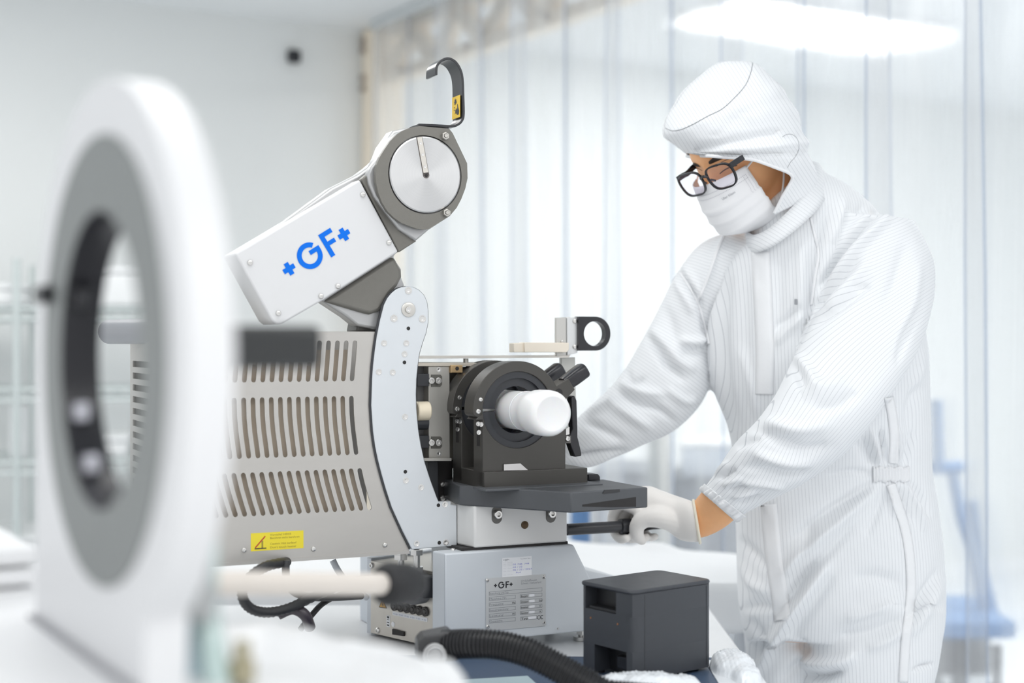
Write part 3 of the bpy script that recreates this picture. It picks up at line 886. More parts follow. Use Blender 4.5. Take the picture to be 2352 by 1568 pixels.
g = G(); g.prism(mp([(1033, 842), (1140, 842), (1140, 1075), (1028, 1075)], VS + .05), VV * 0.012); g.build('back_panel', mat('olive_steel', (0.36, 0.34, 0.29), 0.45, metal=0.5), WM)
g = G(); g.prism(mp([(960, 833), (1160, 833), (1160, 841), (960, 841)], VS - .002), VV * 0.10); g.build('slide_cap', mat('warm_steel', (0.62, 0.57, 0.49), 0.4, metal=0.6), WM, bevel=0.0006)
g = G(); g.prism(mp([(1036, 838), (1063, 838), (1063, 856), (1036, 856)], VS - .006), VV * 0.02); b_ = g.build('brass_stop', M_brass, WM, bevel=0.0008)
screw('hole', b_, MF.pt(1050, 846, VS - .006), -VV, 0.0032)
c = MF.pt(1070, 836, VS + .02); g = G(); g.cyl(c, c + UZ * 0.009, 0.0042, seg=20); g.build('stop_stud', M_slide, WM, bevel=0.0005)
g = G(); g.prism(mp([(965, 1056), (1040, 1056), (1040, 1152), (1000, 1152), (980, 1110)], VS + .045), VV * .02); dk = g.build('well_panel', M_hole, WM)
g = G(); g.prism(mp([(984, 1060), (1006, 1060), (1008, 1152), (994, 1152), (984, 1120)], VS + .012), VV * .02); g.build('well_rib', M_jaw, WM, bevel=.001)
for y in (1112, 1143): fscrew('dome', dk, 1017, y, VS + .044, 0.0048)

# ---------------- long top strip with its bent end, stops and pipe ring
VT = 0.085
g = G()
ua_, z_t = MF.uz(958, 816, VT); ue_, _ = MF.uz(1310, 820, VT)
z_t = MF.uz(1100, 816.5, VT)[1]
g.fbox(MF, ua_ - .05, ue_ - .006, VT, VT + .05, z_t - .0042, z_t)
zu = MF.uz(1290, 728, VT)[1]
# bend and upright end
bend = []
for i in range(7):
    a = -PI / 2 + (PI / 2) * i / 6
    bend.append((ue_ - .006 + .006 * math.cos(a), z_t + .0018 + .006 * math.sin(a)))
ib = [(ue_ - .006 + .0018 * math.cos(-PI / 2 + (PI / 2) * i / 6), z_t + .0018 + .0018 * math.sin(-PI / 2 + (PI / 2) * i / 6)) for i in range(7)]
prof = [(ue_ - .0062, z_t - .0042), *bend, (ue_, zu), (ue_ - .0042, zu), *ib[::-1], (ue_ - .0062, z_t)]
g.prism([MF.W(u, VT, z) for u, z in prof], VV * 0.05)
bar = g.build('top_strip', mat('strip_plate', (0.70, 0.67, 0.62), 0.36, metal=0.55, var=0.02), WM, bevel=0.0005)
g = G(); g.prism(mp([(1278, 730), (1300, 728), (1301, 815), (1278, 818)], VT - .002), VV * .004); up = g.build('end_plate', mat('end_steel', (0.60, 0.59, 0.56), 0.4, metal=0.6), bar, bevel=.0006)
screw('dome', up, MF.pt(1291, 784, VT - .002), -VV, .003)
g = G(); g.prism(mp([(1303, 729), (1327, 728), (1327, 810), (1303, 816)], VT - .004), VV * .006); mp_ = g.build('ring_mount', M_plate, bar, bevel=.001)
for y in (737, 796): screw('dome', mp_, MF.pt(1320, y, VT - .004), -VV, .0042)
g = G(); g.prism(mp([(1180, 788), (1206, 787), (1206, 809), (1180, 809)], VT - .010), VV * .018); g.prism(mp([(1205, 786), (1307, 787), (1307, 803), (1302, 809), (1205, 809)], VT - .014), VV * .022)
g.build('pointer_bar', M_beige, bar, bevel=.0008)
# black D-shaped ring
VR = VT - .010
cu_, cz_ = MF.uz(1368, 766, VR); R_o = MF.uz(1368, 727, VR)[1] - cz_
ul_ = MF.uz(1329, 766, VR)[0]
o_ = [MF.W(ul_, VR, cz_ + R_o), MF.W(ul_, VR, cz_ - R_o)] + circle(MF, cu_, cz_, VR, R_o, 28, -PI / 2, PI / 2)
cu2, _ = MF.uz(1366.5, 766, VR)
g = G(); g.prism(o_, VV * .014, [circle(MF, cu2, cz_, VR, R_o * .735, 40)]); g.build('pipe_ring', M_blackpl, bar, smooth=40)
# flat upright bar carrying it, behind the clamp lever
g = G(); g.prism(mp([(1289, 822), (1321, 820), (1325, 1000), (1291, 1000)], VT + .030), VV * .008); g.build('upright_bar', mat('bar_steel', (0.55, 0.55, 0.52), 0.4, metal=0.6), WM, bevel=.0008)

# ---------------- two hinged ring clamps
DCL = 0.083                                    # spacing of the two clamps along the pipe
VK = -0.030                                    # face of the front clamp
TK = 0.036
cku, ckz = MF.uz(1190, 941, VK)
Rk_o = MF.uz(1190, 829, VK)[1] - ckz
Rk_i = MF.uz(1190, 853, VK)[1] - ckz
ulo = MF.uz(1109, 1000, VK)[0]; uhi = MF.uz(1299, 1000, VK)[0]
zlow = MF.uz(1200, 1112, VK)[1]
def clamp(v0, nm):
    # lower half: square block with a half-round recess
    half_r = [MF.W(cku + Rk_i * math.cos(a), v0, ckz + Rk_i * math.sin(a)) for a in [-PI + PI * i / 30 for i in range(31)]]
    zsp = ckz - .001
    o_ = [MF.W(ulo, v0, zlow), MF.W(ulo, v0, zsp - .013)] + [MF.W(cku - Rk_i - .012, v0, zsp - .013), MF.W(cku - Rk_i - .002, v0, zsp)] + half_r[1:-1] + [MF.W(cku + Rk_i + .002, v0, zsp), MF.W(uhi, v0, zsp), MF.W(uhi, v0, zlow)]
    g = G(); g.prism(o_, VV * TK); low = g.build('clamp_block', M_clamp, WM, bevel=.001)
    # upper half: ring arch with hinge ear at left and handle lug at right
    ap = []
    for i in range(41):
        a = R(176) - R(148) * i / 40
        ap.append((cku + Rk_o * math.cos(a), ckz + Rk_o * math.sin(a)))
    lug_d = Vector((math.cos(R(33)), math.sin(R(33)))); lug_n = Vector((-lug_d.y, lug_d.x))
    lc = Vector((cku + Rk_o * math.cos(R(20)), ckz + Rk_o * math.sin(R(20)))) * 1.0
    ap += [tuple(lc + lug_d * .026 + lug_n * .0085), tuple(lc + lug_d * .026 - lug_n * .012), tuple(lc + lug_d * .005 - lug_n * .016)]
    ap += [(cku + Rk_o * math.cos(R(6)), ckz + .007), (cku + Rk_o * .98, ckz + .001), (cku + Rk_i, ckz + .001)]
    for i in range(41):
        a = R(2) + R(176) * i / 40
        ap.append((cku + Rk_i * math.cos(a), ckz + Rk_i * math.sin(a)))
    ex0, ex1 = cku - Rk_i, cku - Rk_o
    for i in range(9):
        a = PI * i / 8
        m_ = (ex0 + ex1) / 2; rr = (ex0 - ex1) / 2
        ap.append((m_ + rr * math.cos(a), ckz - .002 - rr * math.sin(a)))
    g = G(); g.prism([MF.W(u, v0, z) for u, z in ap], VV * TK); up_ = g.build('clamp_arch', M_clamp, WM, bevel=.0015)
    m_ = (ex0 + ex1) / 2
    screw('dome', up_, MF.W(m_, v0, ckz - .001), -VV, .0042); screw('dome', up_, MF.W(m_ + .004, v0, ckz + .017), -VV, .0036)
    for du, dz in ((.0, -.020), (.005, -.021), (.001, -.033)): screw('csk', low, MF.W(m_ + du, v0, ckz + dz), -VV, .0036)
    hp = lc - lug_d * .000
    screw('hole', up_, MF.W(hp.x, v0, hp.y), -VV, .0062)
    # hinge side slit
    g = G(); g.fbox(MF, ulo - .0006, ulo + .001, v0 + .012, v0 + .022, ckz - .055, ckz - .016); g.build('hinge_slit', M_hole, low)
    # handle
    h0 = lc + lug_d * .022; h1 = lc + lug_d * .066
    g = G()
    rr = []
    for s, k in ((0, 1.0), (.08, 1.05), (.5, 1.12), (.9, 1.12), (.97, 1.0), (1.0, .8)):
        p = h0.lerp(h1, s); w = .0112 * k; t_ = .0125 * k
        ring = []
        for j in range(20):
            a = 2 * PI * j / 20; ca, sa = math.cos(a), math.sin(a)
            ca = math.copysign(abs(ca) ** .6, ca); sa = math.copysign(abs(sa) ** .6, sa)
            q = p + lug_n * (w * ca)
            ring.append(MF.W(q.x, v0 + TK / 2 + t_ * sa, q.y))
        rr.append(ring)
    g.grid(rr, closed=True, caps=True); g.build('lever_grip', M_blackpl, up_, smooth=40)
    # reducer jaws: two black half shells
    for nm_, a0, a1, dz in (('upper_jaw', R(1.5), R(178.5), .0008), ('lower_jaw', R(181.5), R(358.5), -.0012)):
        g = G(); ri = Rk_i * .60
        po = [(cku + Rk_i * .995 * math.cos(a0 + (a1 - a0) * i / 40), ckz + dz + Rk_i * .995 * math.sin(a0 + (a1 - a0) * i / 40)) for i in range(41)]
        pi_ = [(cku + ri * math.cos(a1 + (a0 - a1) * i / 40), ckz + dz + ri * math.sin(a1 + (a0 - a1) * i / 40)) for i in range(41)]
        # stepped: outer face proud, then recessed shelf
        rm = Rk_i * .82
        pm = [(cku + rm * math.cos(a1 + (a0 - a1) * i / 40), ckz + dz + rm * math.sin(a1 + (a0 - a1) * i / 40)) for i in range(41)]
        pmo = pm[::-1]
        g.prism([MF.W(u, v0 + .003, z) for u, z in po + pm], VV * (TK - .006))
        g.prism([MF.W(u, v0 + .009, z) for u, z in pmo + pi_], VV * (TK - .018))
        g.build(nm_, M_jaw, low, smooth=30)
    return low, up_
clamp(VK, 'front'); clamp(VK + DCL, 'rear')
# plinth that joins the two clamps
g = G(); zp = MF.uz(1200, 1078, VK)[1]; g.fbox(MF, ulo, MF.uz(1330, 1080, VK)[0] + .012, VK - .006, VK + DCL + TK, MF.uz(1200, 1118, VK)[1], zp - .001)
g.build('clamp_plinth', M_clamp, WM, bevel=.001)
g = G(); g.prism(mp([(1157, 1066), (1195, 1064), (1212, 1079), (1157, 1080)], VK - .002), -VV * .0008); g.build('bright_chamfer', mat('bright_edge', (0.72, 0.70, 0.69), .35, metal=.3), WM)  # small pale plate in front of the clamp block
# latch lever on the far side of the front clamp
lv = [(1312, 912), (1320, 908), (1325, 920), (1327, 985), (1327, 1003), (1336, 1040), (1336, 1047), (1320, 1049), (1309, 1018), (1309, 1000), (1316, 985), (1314, 960)]
g = G(); g.prism(mp(lv, VK + .01), VV * .016); lt = g.build('latch_lever', M_blackpl, WM, bevel=.0015)
g = G(); g.prism(mp([(1298, 1000), (1312, 1000), (1312, 1018), (1298, 1018)], VK + .008), VV * .012); g.build('latch_pivot', M_castd, lt, bevel=.001)
g = G(); g.prism(mp([(1300, 985), (1308, 980), (1308, 997), (1300, 999)], VK + .008), VV * .012); g.build('latch_spring', M_screw, lt)
screw('dome', lt, MF.pt(1303, 1007, VK + .008), -VV, .0048)
# small black toggle to the right
g = G(); g.prism(mp([(1352, 1088), (1374, 1088), (1379, 1094), (1379, 1104), (1384, 1112), (1374, 1112), (1368, 1104), (1352, 1104)], VK + .03), VV * .03); g.build('toggle', M_blackpl, WM, bevel=.0015)

# ---------------- tray with a chamfered corner
zt0 = 1.0075; zt1 = 1.036
A = P(1055, 1140, 2.215); B = P(1312, 1150, 2.115); Cc = P(1488, 1145, 2.185)
tp = [Vector((A.x, A.y, zt0)), Vector((B.x, B.y, zt0)), Vector((Cc.x, Cc.y, zt0)), Vector((Cc.x, Cc.y, zt0)) + VV * .14, Vector((A.x, A.y, zt0)) + VV * .14 + UX * .02]
zb0 = 1.005
g = G(); g.prism([Vector((p.x, p.y, zb0)) for p in tp], (0, 0, zt1 - zb0)); tray = g.build('support_tray', M_tray, WM, bevel=.002)
dBC = (Cc - B); dBC.z = 0; nBC = Vector((dBC.y, -dBC.x, 0)).normalized()
g = G()
def onBC(s, z): return Vector((B.x, B.y, 0)) + dBC * s + nBC * .0004 + Vector((0, 0, z))
g.prism([onBC(.14, 1.0135), onBC(.14, 1.0165), onBC(.84, 1.0225), onBC(.84, 1.0075), onBC(.5, 1.0095)], -nBC * .0003)
g.build('finger_recess', M_hole, tray, smooth=0)
g = G(); g.prism([onBC(.40, zt1 - .005), onBC(.62, zt1 - .004), onBC(.62, zt1 + .0004), onBC(.42, zt1 + .0004)], nBC * .0012); g.build('notch', mat('tray_notch', (0.035, 0.035, 0.038), .4), tray)
g = G(); cc_ = MF.W(cku + .03, VK - .01, zt1); g.box(cc_, .20, .05, .004, MF.yaw); g.build('raised_pad', M_tray, tray, bevel=.001)

# ---------------- base block with three bolts
g = G()
z0_, z1_ = MF.uz(1092, 1258, 0)[1], 1.006
ur = MF.uz(1303, 1246, 0)[0]
pl_ = [MF.W(0, 0, z0_), MF.W(ur, 0, z0_), MF.W(ur, .10, z0_), MF.W(MF.uz(1053, 1250, .042)[0], .10, z0_), MF.W(MF.uz(1053, 1250, .042)[0], .042, z0_)]
g.prism(pl_, (0, 0, z1_ - z0_)); blk = g.build('base_block', M_block, WM, bevel=.003, seg=3)
for x, y, n_ in ((1141, 1182, 0), (1265, 1180, 0)):
    c = MF.uz(x, y, 0)
    sl = [MF.W(c[0] + .0088 * math.cos(a), -.0004, c[1] + .005 * (1 if math.sin(a) > 0 else -1) + .0088 * math.sin(a)) for a in [2 * PI * i / 28 for i in range(28)]]
    g = G(); g.prism(sl, VV * .0003); g.build('bolt_pocket', M_castd, blk, smooth=0)
    screw('cap', blk, MF.W(c[0], -.0005, c[1] + .001), -VV, .0066)
c = MF.uz(1205, 1205, 0)
g = G(); g.lathe([(0, .0062), (.0010, .0062), (.0010, .0046), (.0004, .003), (.0004, 0)], MF.W(c[0], 0, c[1]), -VV, 24, caps=False); g.build('bronze_plug', mat('bronze', (.10, .065, .035), .4, metal=.6), blk)
g = G(); g.fbox(MF, -.020, ur + .003, .004, .10, z0_ - .006, z0_); g.build('rubber_gap', M_hole, WM)  # dark strip standing for the shade in the gap under the base block

# ---------------- base housing
VB = -0.008
zh = MF.uz(1060, 1268, VB)[1]
zfoot = TABLE_Z + .022
uL = MF.uz(1021, 1280, VB)[0]; uR = MF.uz(1318, 1246, VB)[0]; uR2 = MF.uz(1362, 1340, VB)[0]; zR2 = MF.uz(1362, 1340, VB)[1]
of = [(uL, zfoot), (uR2 + .03, zfoot), (uR2, zR2), (uR, zh), (uL, zh)]
g = G(); g.prism([MF.W(u, VB, z) for u, z in of], VV * .036)
u_b = MF.uz(992, 1270, VB + .035)[0]
u_k = max(uL, MF.uz(990, 1270, VB + .180)[0])
g.prism([MF.W(u, VB + .035, z) for u, z in ((u_k, zfoot), (uR2 + .07, zfoot), (uR2 + .07, zR2), (uR2, zR2 + .018), (uR, zh), (u_k, zh))], VV * .145)
g.add([MF.W(uL, VB, zfoot), MF.W(uL, VB, zh), MF.W(u_b, VB + .035, zh), MF.W(u_b, VB + .035, zfoot), MF.W(uL, VB + .035, zh), MF.W(uL, VB + .035, zfoot)], [(0, 1, 2, 3), (1, 4, 2), (0, 3, 5), (3, 2, 4, 5)])
hs = g.build('base_housing', M_house, WM, bevel=.003, seg=3)
for u, v in ((uL + .02, .03), (uR2, .03), (uR2, .15), (uL + .02, .15)):
    g = G(); g.cyl(MF.W(u, v, TABLE_Z + .0003), MF.W(u, v, TABLE_Z + .006), .014, seg=20); g.cyl(MF.W(u, v, TABLE_Z + .006), MF.W(u, v, zfoot + .002), .006, seg=12); g.cyl(MF.W(u, v, TABLE_Z + .010), MF.W(u, v, TABLE_Z + .017), .010, seg=6)
    g.build('levelling_foot', M_screw, hs)
screw('dome', hs, MF.W(-.028, .02, zh), (0, 0, 1), .004)
fscrew('dome', hs, 1281, 1443, VB, .0018)
# white paper label with handwriting
V0 = VB - .0003
def papr(g, pos, W_, H_):
    lg(g, pos(.06, .90), UX, UZ, W_ * .16, 1)
    put_text(g, 'Typ, Datum, Visum', pos(.62, .88), UX, UZ, H_ * .07, 1, width=W_ * .34)
    for t in (.74, .66, .58, .44, .30, .12): put_text(g, 'Nr. Gerät', pos(.05, t), UX, UZ, H_ * .055, 3, width=W_ * .30)
    put_text(g, '02 748  748', pos(.36, .60), UX, UZ, H_ * .11, 2, width=W_ * .55)
    put_text(g, '02 / 22', pos(.36, .46), UX, UZ, H_ * .11, 2, width=W_ * .32)
    put_text(g, '06 / 22 / 2023', pos(.36, .32), UX, UZ, H_ * .11, 2, width=W_ * .64)
    put_text(g, 'Pc4', pos(.46, .18), UX, UZ, H_ * .11, 2, width=W_ * .16)
sticker(1153, 1279, 1221, 1324, V0, 'paper_label', [M_paper, M_inkg, M_penblue, mat('ink_pale', (.62, .63, .66), .5)], hs, papr)
# metal type plate
def plate(g, pos, W_, H_):
    lg(g, pos(.155, .855), UX, UZ, W_ * .26, 1)
    put_text(g, 'CH-Schaffhausen', pos(.58, .885), UX, UZ, H_ * .055, 2, width=W_ * .27)
    put_text(g, 'Schweiz / Switzerland', pos(.58, .835), UX, UZ, H_ * .055, 2, width=W_ * .34)
    def frame(s0, s1, t0, t1):
        th = .0016 / H_ * .35
        tw = .0016 / W_ * .35
        for (a, b, c, d) in ((s0, s1, t0, t0 + th), (s0, s1, t1 - th, t1), (s0, s0 + tw, t0, t1), (s1 - tw, s1, t0, t1)):
            g.add([pos(a, c), pos(b, c), pos(b, d), pos(a, d)], [(0, 1, 2, 3)], 2)
    L_ = ['Maschine Nr.', 'Frequenz', 'Steuerspannung', 'Leistung', 'Gewicht']; R2 = ['Baujahr', 'Schutzart', 'Betriebsdruck', 'Nennstrom', 'Typ']
    put_text(g, 'Bezeichnung und Typ', pos(.05, .69), UX, UZ, H_ * .06, 2, width=W_ * .32)
    frame(.05, .94, .675, .745)
    for i in range(5):
        t0 = .575 - i * .107
        frame(.05, .49, t0, t0 + .07); frame(.57, .94 if i < 4 else .85, t0, t0 + .07)
        put_text(g, L_[i], pos(.055, t0 + .012), UX, UZ, H_ * .058, 2, width=W_ * (.12 + .02 * len(L_[i]) * .7))
        put_text(g, R2[i], pos(.58, t0 + .012), UX, UZ, H_ * .058, 1, width=W_ * .12)
        a = .72 if i < 4 else .70
        g.add([pos(a, t0 + .012), pos(a + (.09 if i < 4 else .14), t0 + .012), pos(a + (.09 if i < 4 else .14), t0 + .058), pos(a, t0 + .058)], [(0, 1, 2, 3)], 3)
        if i in (1, 2, 3): put_text(g, ('', 'bar', 'V', 'A')[i], pos(.89, t0 + .012), UX, UZ, H_ * .058, 1)
        if i in (1, 3): put_text(g, ('', 'Hz', '', 'W')[i], pos(.43, t0 + .012), UX, UZ, H_ * .058, 1)
    # CE mark
    for cx in (.885, .935):
        n = 14; ro, ri = .0032, .0024
        for i in range(n):
            a0 = R(50) + R(260) * i / n; a1 = R(50) + R(260) * (i + 1) / n; c = pos(cx, .175)
            g.add([c + UX * ro * math.cos(a0) + UZ * ro * math.sin(a0), c + UX * ro * math.cos(a1) + UZ * ro * math.sin(a1), c + UX * ri * math.cos(a1) + UZ * ri * math.sin(a1), c + UX * ri * math.cos(a0) + UZ * ri * math.sin(a0)], [(0, 1, 2, 3)], 1)
    c = pos(.935, .175); g.add([c - UX * .003 - UZ * .0004, c - UZ * .0004, c + UZ * .0004, c - UX * .003 + UZ * .0004], [(0, 1, 2, 3)], 1)
tpl = sticker(1116, 1323, 1253, 1443, V0 - .0006, 'type_plate', [M_plate, M_ink, M_inkg, M_paper], hs, plate)
for x, y in ((1119, 1332), (1249, 1325), (1120, 1439), (1250, 1430)):
    screw('dome', tpl, MF.pt(x, y, V0 - .001), -VV, .0030)

# ---------------- control box under the slotted cover
KA = P(851, 1370, 2.345); KB = P(994, 1370, 2.235)
KF = Frame((KA.x, KA.y), math.atan2(KB.y - KA.y, KB.x - KA.x))
KL = (KB - KA).length
kz1 = P(853, 1287, 2.345).z; kz0 = TABLE_Z + .006
kz0 = TABLE_Z + .0046
g = G(); g.fbox(KF, 0, KL, 0, .16, kz0, kz1)
kb = g.build('control_box', mat('box_steel', (.60, .57, .52), .32, metal=.6, var=.06, scale=9, stretch=(6, 6, 1)), WM, bevel=.001)
g = G(); g.fbox(KF, -.012, .0, .002, .16, kz0 - .002, kz1 + .004); g.build('box_flange', mat('flange_steel', (.55, .58, .62), .35, metal=.5), kb, bevel=.001)
pk = KF.W(-.012, .10, 0)
KS = Frame((pk.x, pk.y), R(25))
g = G(); g.fbox(KS, -.034, .010, -.02, .09, kz0 - .004, kz1 + .004); g.fbox(KS, -.062, -.034, 0.0, .09, kz0 - .004, kz1 + .012)
g.build('box_side', mat('side_bluegrey', (.58, .62, .67), .35, metal=.3, var=.08, scale=5), kb, bevel=.001)
def kp(px, py): return KF.pt(px, py, 0)
for x, y in ((854, 1298), (868, 1447)): screw('dome', kb, kp(x, y), -KF.v, .0052)
for i in range(6):
    x, y = 907 + i * 14.2, 1391 + i * 2.6
    c = kp(x, y)
    g = G(); g.lathe([(0, .0078), (.003, .0078), (.004, .0066), (.0025, .0040), (.004, .0028), (.004, 0)], c, -KF.v, 22, caps=False); g.build('air_port', mat('port_grey', (.075, .07, .065), .45), kb)
c = [kp(902, 1403), kp(982, 1419), kp(982, 1428), kp(902, 1412)]
g = G(); g.prism(c, -KF.v * .0004)
e = (c[1] - c[0]).normalized(); ez_ = (c[0] - c[3]).normalized()
for i, t in enumerate(('P1 ND', 'P2 ND', 'P3 ND', 'A1 Ø63', 'P1 ND', 'A  AD')):
    put_text(g, t, c[3] + (c[2] - c[3]) * (.03 + i * .163) + ez_ * .0014 - KF.v * .0006, e, ez_, .0032, 1, width=.010)
g.build('port_label', [M_paper, mat('ink_blue_grey', (.28, .32, .45), .5)], kb, smooth=0)
t3 = [kp(880, 1375), kp(887, 1395), kp(872, 1393)]
g = G(); g.prism(t3, -KF.v * .0005)
ce = sum(t3, Vector()) / 3
g.add([ce + (p - ce) * 1.25 + KF.v * -.0002 for p in t3], [(0, 1, 2)], 1)
g.add([ce - KF.v * .0008 + Vector((0, 0, z_)) + KF.u * x_ for x_, z_ in ((.0008, .005), (-.0012, -.0005), (.0002, -.0002), (-.001, -.005), (.0014, .0006), (.0002, .0004))], [(0, 1, 2, 3, 4, 5)], 1)
g.build('shock_label', [mat('label_orange', (.70, .40, .08), .5), M_ink], kb, smooth=0)
q = [kp(888, 1412), kp(896, 1414), kp(896, 1440), kp(888, 1438)]
g = G(); g.prism(q, -KF.v * .0004)
for t0, t1 in ((.08, .2), (.35, .42), (.6, .66), (.75, .93)):
    a = q[3].lerp(q[0], t0); b = q[3].lerp(q[0], t1); a2 = q[2].lerp(q[1], t0); b2 = q[2].lerp(q[1], t1)
    g.add([a.lerp(a2, .2) - KF.v * .0006, a.lerp(a2, .8) - KF.v * .0006, b.lerp(b2, .8) - KF.v * .0006, b.lerp(b2, .2) - KF.v * .0006], [(0, 1, 2, 3)], 1)
g.build('inspection_label', [M_paper, M_ink], kb, smooth=0)
c = kp(903, 1433); g = G(); g.cyl(c, c - KF.v * .0005, .0042, seg=18); g.build('round_seal', M_paper, kb)
g = G(); g.prism([kp(904, 1443), kp(930, 1450), kp(930, 1460), kp(904, 1456)], -KF.v * .003); g.build('plug_socket', M_hole, kb)
# adjusting bolts between cover and control box
for x, vv, ytop, ybot in ((921, .10, 1270, 1302), (957, .07, 1262, 1330)):
    p = MF.pt(x, 1300, vv)
    zt_, zb_ = MF.pt(x, ytop, vv).z, MF.pt(x, ybot, vv).z
    g = G(); g.cyl((p.x, p.y, zb_), (p.x, p.y, zt_), .0052, seg=16)
    g.cyl((p.x, p.y, zb_ + .012), (p.x, p.y, zb_ + .020), .0115, seg=6); g.cyl((p.x, p.y, zt_ - .008), (p.x, p.y, zt_), .0105, seg=6)
    if x == 957: g.lathe([(0, .009), (.003, .0135), (.010, .0135), (.012, .011)], (p.x, p.y, zb_ - .006), (0, 0, 1), 8)
    g.build('adjusting_bolt', M_screw, WM)
p = MF.pt(925, 1322, .085)
g = G(); g.lathe([(0, .018), (.02, .024), (.055, .026), (.075, .02)], p - UX * .03 - UZ * .008, UX + UZ * -.25, 24); g.build('pivot_casting', mat('pivot_grey', (.27, .28, .30), .35, metal=.3), WM)
c = MF.pt(962, 1352, .05); screw('cap', WM, c, -VV, .007)
g = G(); c = MF.pt(984, 1345, .06); g.box(c, .03, .03, .034, MF.yaw); g.build('rubber_stop', M_jaw, WM, bevel=.003)
# crank rod on the right side that the gloved hand grips
ra = MF.W(ur - .001, .05, 0); 
ha = P(1300, 1216, (MF.W(ur, .05, 0)).y); hb = MF.W(ur + .19, .05, 0); hb = P(1530, 1214, hb.y); hb = Vector((hb.x, hb.y, ha.z - .001))
hd_ = (hb - ha).normalized()
L1 = (P(1427, 1216, (ha.y + hb.y) / 2) - ha).length
g = G(); g.cyl(ha, ha + hd_ * L1, .0096, seg=28); rod = g.build('crank_rod', mat('rod_black', (.035, .035, .04), .3), WM, bevel=.0008)
g = G(); g.lathe([(0, .0105), (.0015, .0128), (.012, .0132), (.020, .0126), (.030, .0100), (.08, .0078), (.105, .0072), (.109, .004), (.109, 0)], ha + hd_ * (L1 - .002), hd_, 32, caps=True); g.build('crank_grip', M_blackpl, rod)
# ================================================================== BENCH AND THE THINGS ON IT
M_table = mat('bench_laminate', (0.84, 0.85, 0.86), 0.35)
M_leg = mat('bench_leg_steel', (0.55, 0.57, 0.60), 0.4, metal=0.5)
TX0, TX1, TY0, TY1 = -1.35, 0.36, 0.56, 2.62
rt = root('workbench', ((TX0 + TX1) / 2, (TY0 + TY1) / 2, 0), 'long white workbench carrying the welding machine', 'bench')
g = G(); g.box(((TX0 + TX1) / 2, (TY0 + TY1) / 2, TABLE_Z - .0175), TX1 - TX0, TY1 - TY0, .035); g.build('bench_top', M_table, rt, bevel=.004)
g = G()
for y in (TY0 + .06, TY1 - .06): g.box(((TX0 + TX1) / 2, y, TABLE_Z - .075), TX1 - TX0 - .1, .03, .08)
for x in (TX0 + .06, TX1 - .06): g.box((x, (TY0 + TY1) / 2, TABLE_Z - .075), .03, TY1 - TY0 - .1, .08)
g.build('apron', M_leg, rt)
for x in (TX0 + .06, TX1 - .06):
    for y in (TY0 + .06, TY1 - .06):
        g = G(); g.box((x, y, (TABLE_Z - .036) / 2), .05, .05, TABLE_Z - .036); g.build('leg', M_leg, rt, bevel=.004)
# blue work mat under the machine's front
r_ = MF.yaw
M_mat = mat('blue_mat', (0.05, 0.085, 0.15), 0.5, var=.1, scale=60, bump=.2, bscale=400)
g = G(); c = (0.02, 2.03, TABLE_Z + .0015); g.box(c, .62, .30, .003, R(-2)); o = g.build('work_mat', M_mat, None, loc=(c[0], c[1], TABLE_Z))
tag(o, 'dark blue work mat lying on the bench under the black hose', 'mat')

# ---------------- the white pipe piece held in the clamps
M_pvdf = mat('white_polymer', (0.90, 0.895, 0.89), 0.35, var=.01, sss=0.25)
pc = MF.W(cku, VK, ckz - .0005)
rp = root('pipe_fitting', pc, 'white plastic pipe end gripped in the dark ring clamps', 'pipe fitting')
rb_ = .0298
prof = [(.100, .0), (.100, .021), (.103, .0255), (.1075, .0295), (.112, .0315), (.1135, .0322)]
# outside profile from the rear end to the front lip (distance measured towards the viewer)
outp = [(-.145, .0205), (-.145, rb_ - .001), (-.143, rb_), (.022, rb_), (.030, rb_ + .0004), (.040, rb_ - .0008), (.052, rb_ - .0006), (.060, rb_ + .0012), (.068, rb_ + .0036), (.078, rb_ + .0044), (.100, rb_ + .0046), (.110, rb_ + .0040), (.115, rb_ + .0022), (.1180, rb_ - .0010), (.1190, rb_ - .0036), (.1190, rb_ - .0050), (.1184, rb_ - .0060), (.1184, 0)]
g = G(); g.lathe(outp, pc, -VV, 56, caps=False); g.build('pipe_body', M_pvdf, rp, smooth=50)
g = G(); g.lathe([(.030, rb_ + .0002), (.0312, rb_ + .0010), (.0330, rb_ + .0010), (.0342, rb_ + .0002)], pc, -VV, 56, caps=False)
g.build('bead', M_pvdf, rp, smooth=50)

# ---------------- dark grey label printer
PB = Frame((0.1685, 1.992), R(38))
M_prn = mat('printer_grey', (0.047, 0.051, 0.060), 0.42, var=.05, scale=40, bump=.1, bscale=1500)
M_prnd = mat('printer_dark', (0.02, 0.021, 0.024), 0.4)
pw, pdp = .160, .112
ptop = CAMZ - (1357 - 784) / FPX * 1.992
rr_ = root('label_printer', PB.W(pw / 2, pdp / 2, TABLE_Z + .008), 'dark grey box printer on the bench in front of the worker', 'printer')
zb_ = TABLE_Z + .008
# body in plan: rounded near corner, with an upper opening and a lower cable bay in the left face
def rrect(u0, u1, v0, v1, rad, n=6):
    o = []
    for cx, cy, a in ((u1 - rad, v0 + rad, -90), (u1 - rad, v1 - rad, 0), (u0 + rad, v1 - rad, 90), (u0 + rad, v0 + rad, 180)):
        for i in range(n + 1):
            t = R(a + 90 * i / n); o.append((cx + rad * math.cos(t), cy + rad * math.sin(t)))
    return o
g = G(); body_o = rrect(0, pw, 0, pdp, .012)
hwin = (ptop - .008 - .030, ptop - .008)      # opening band
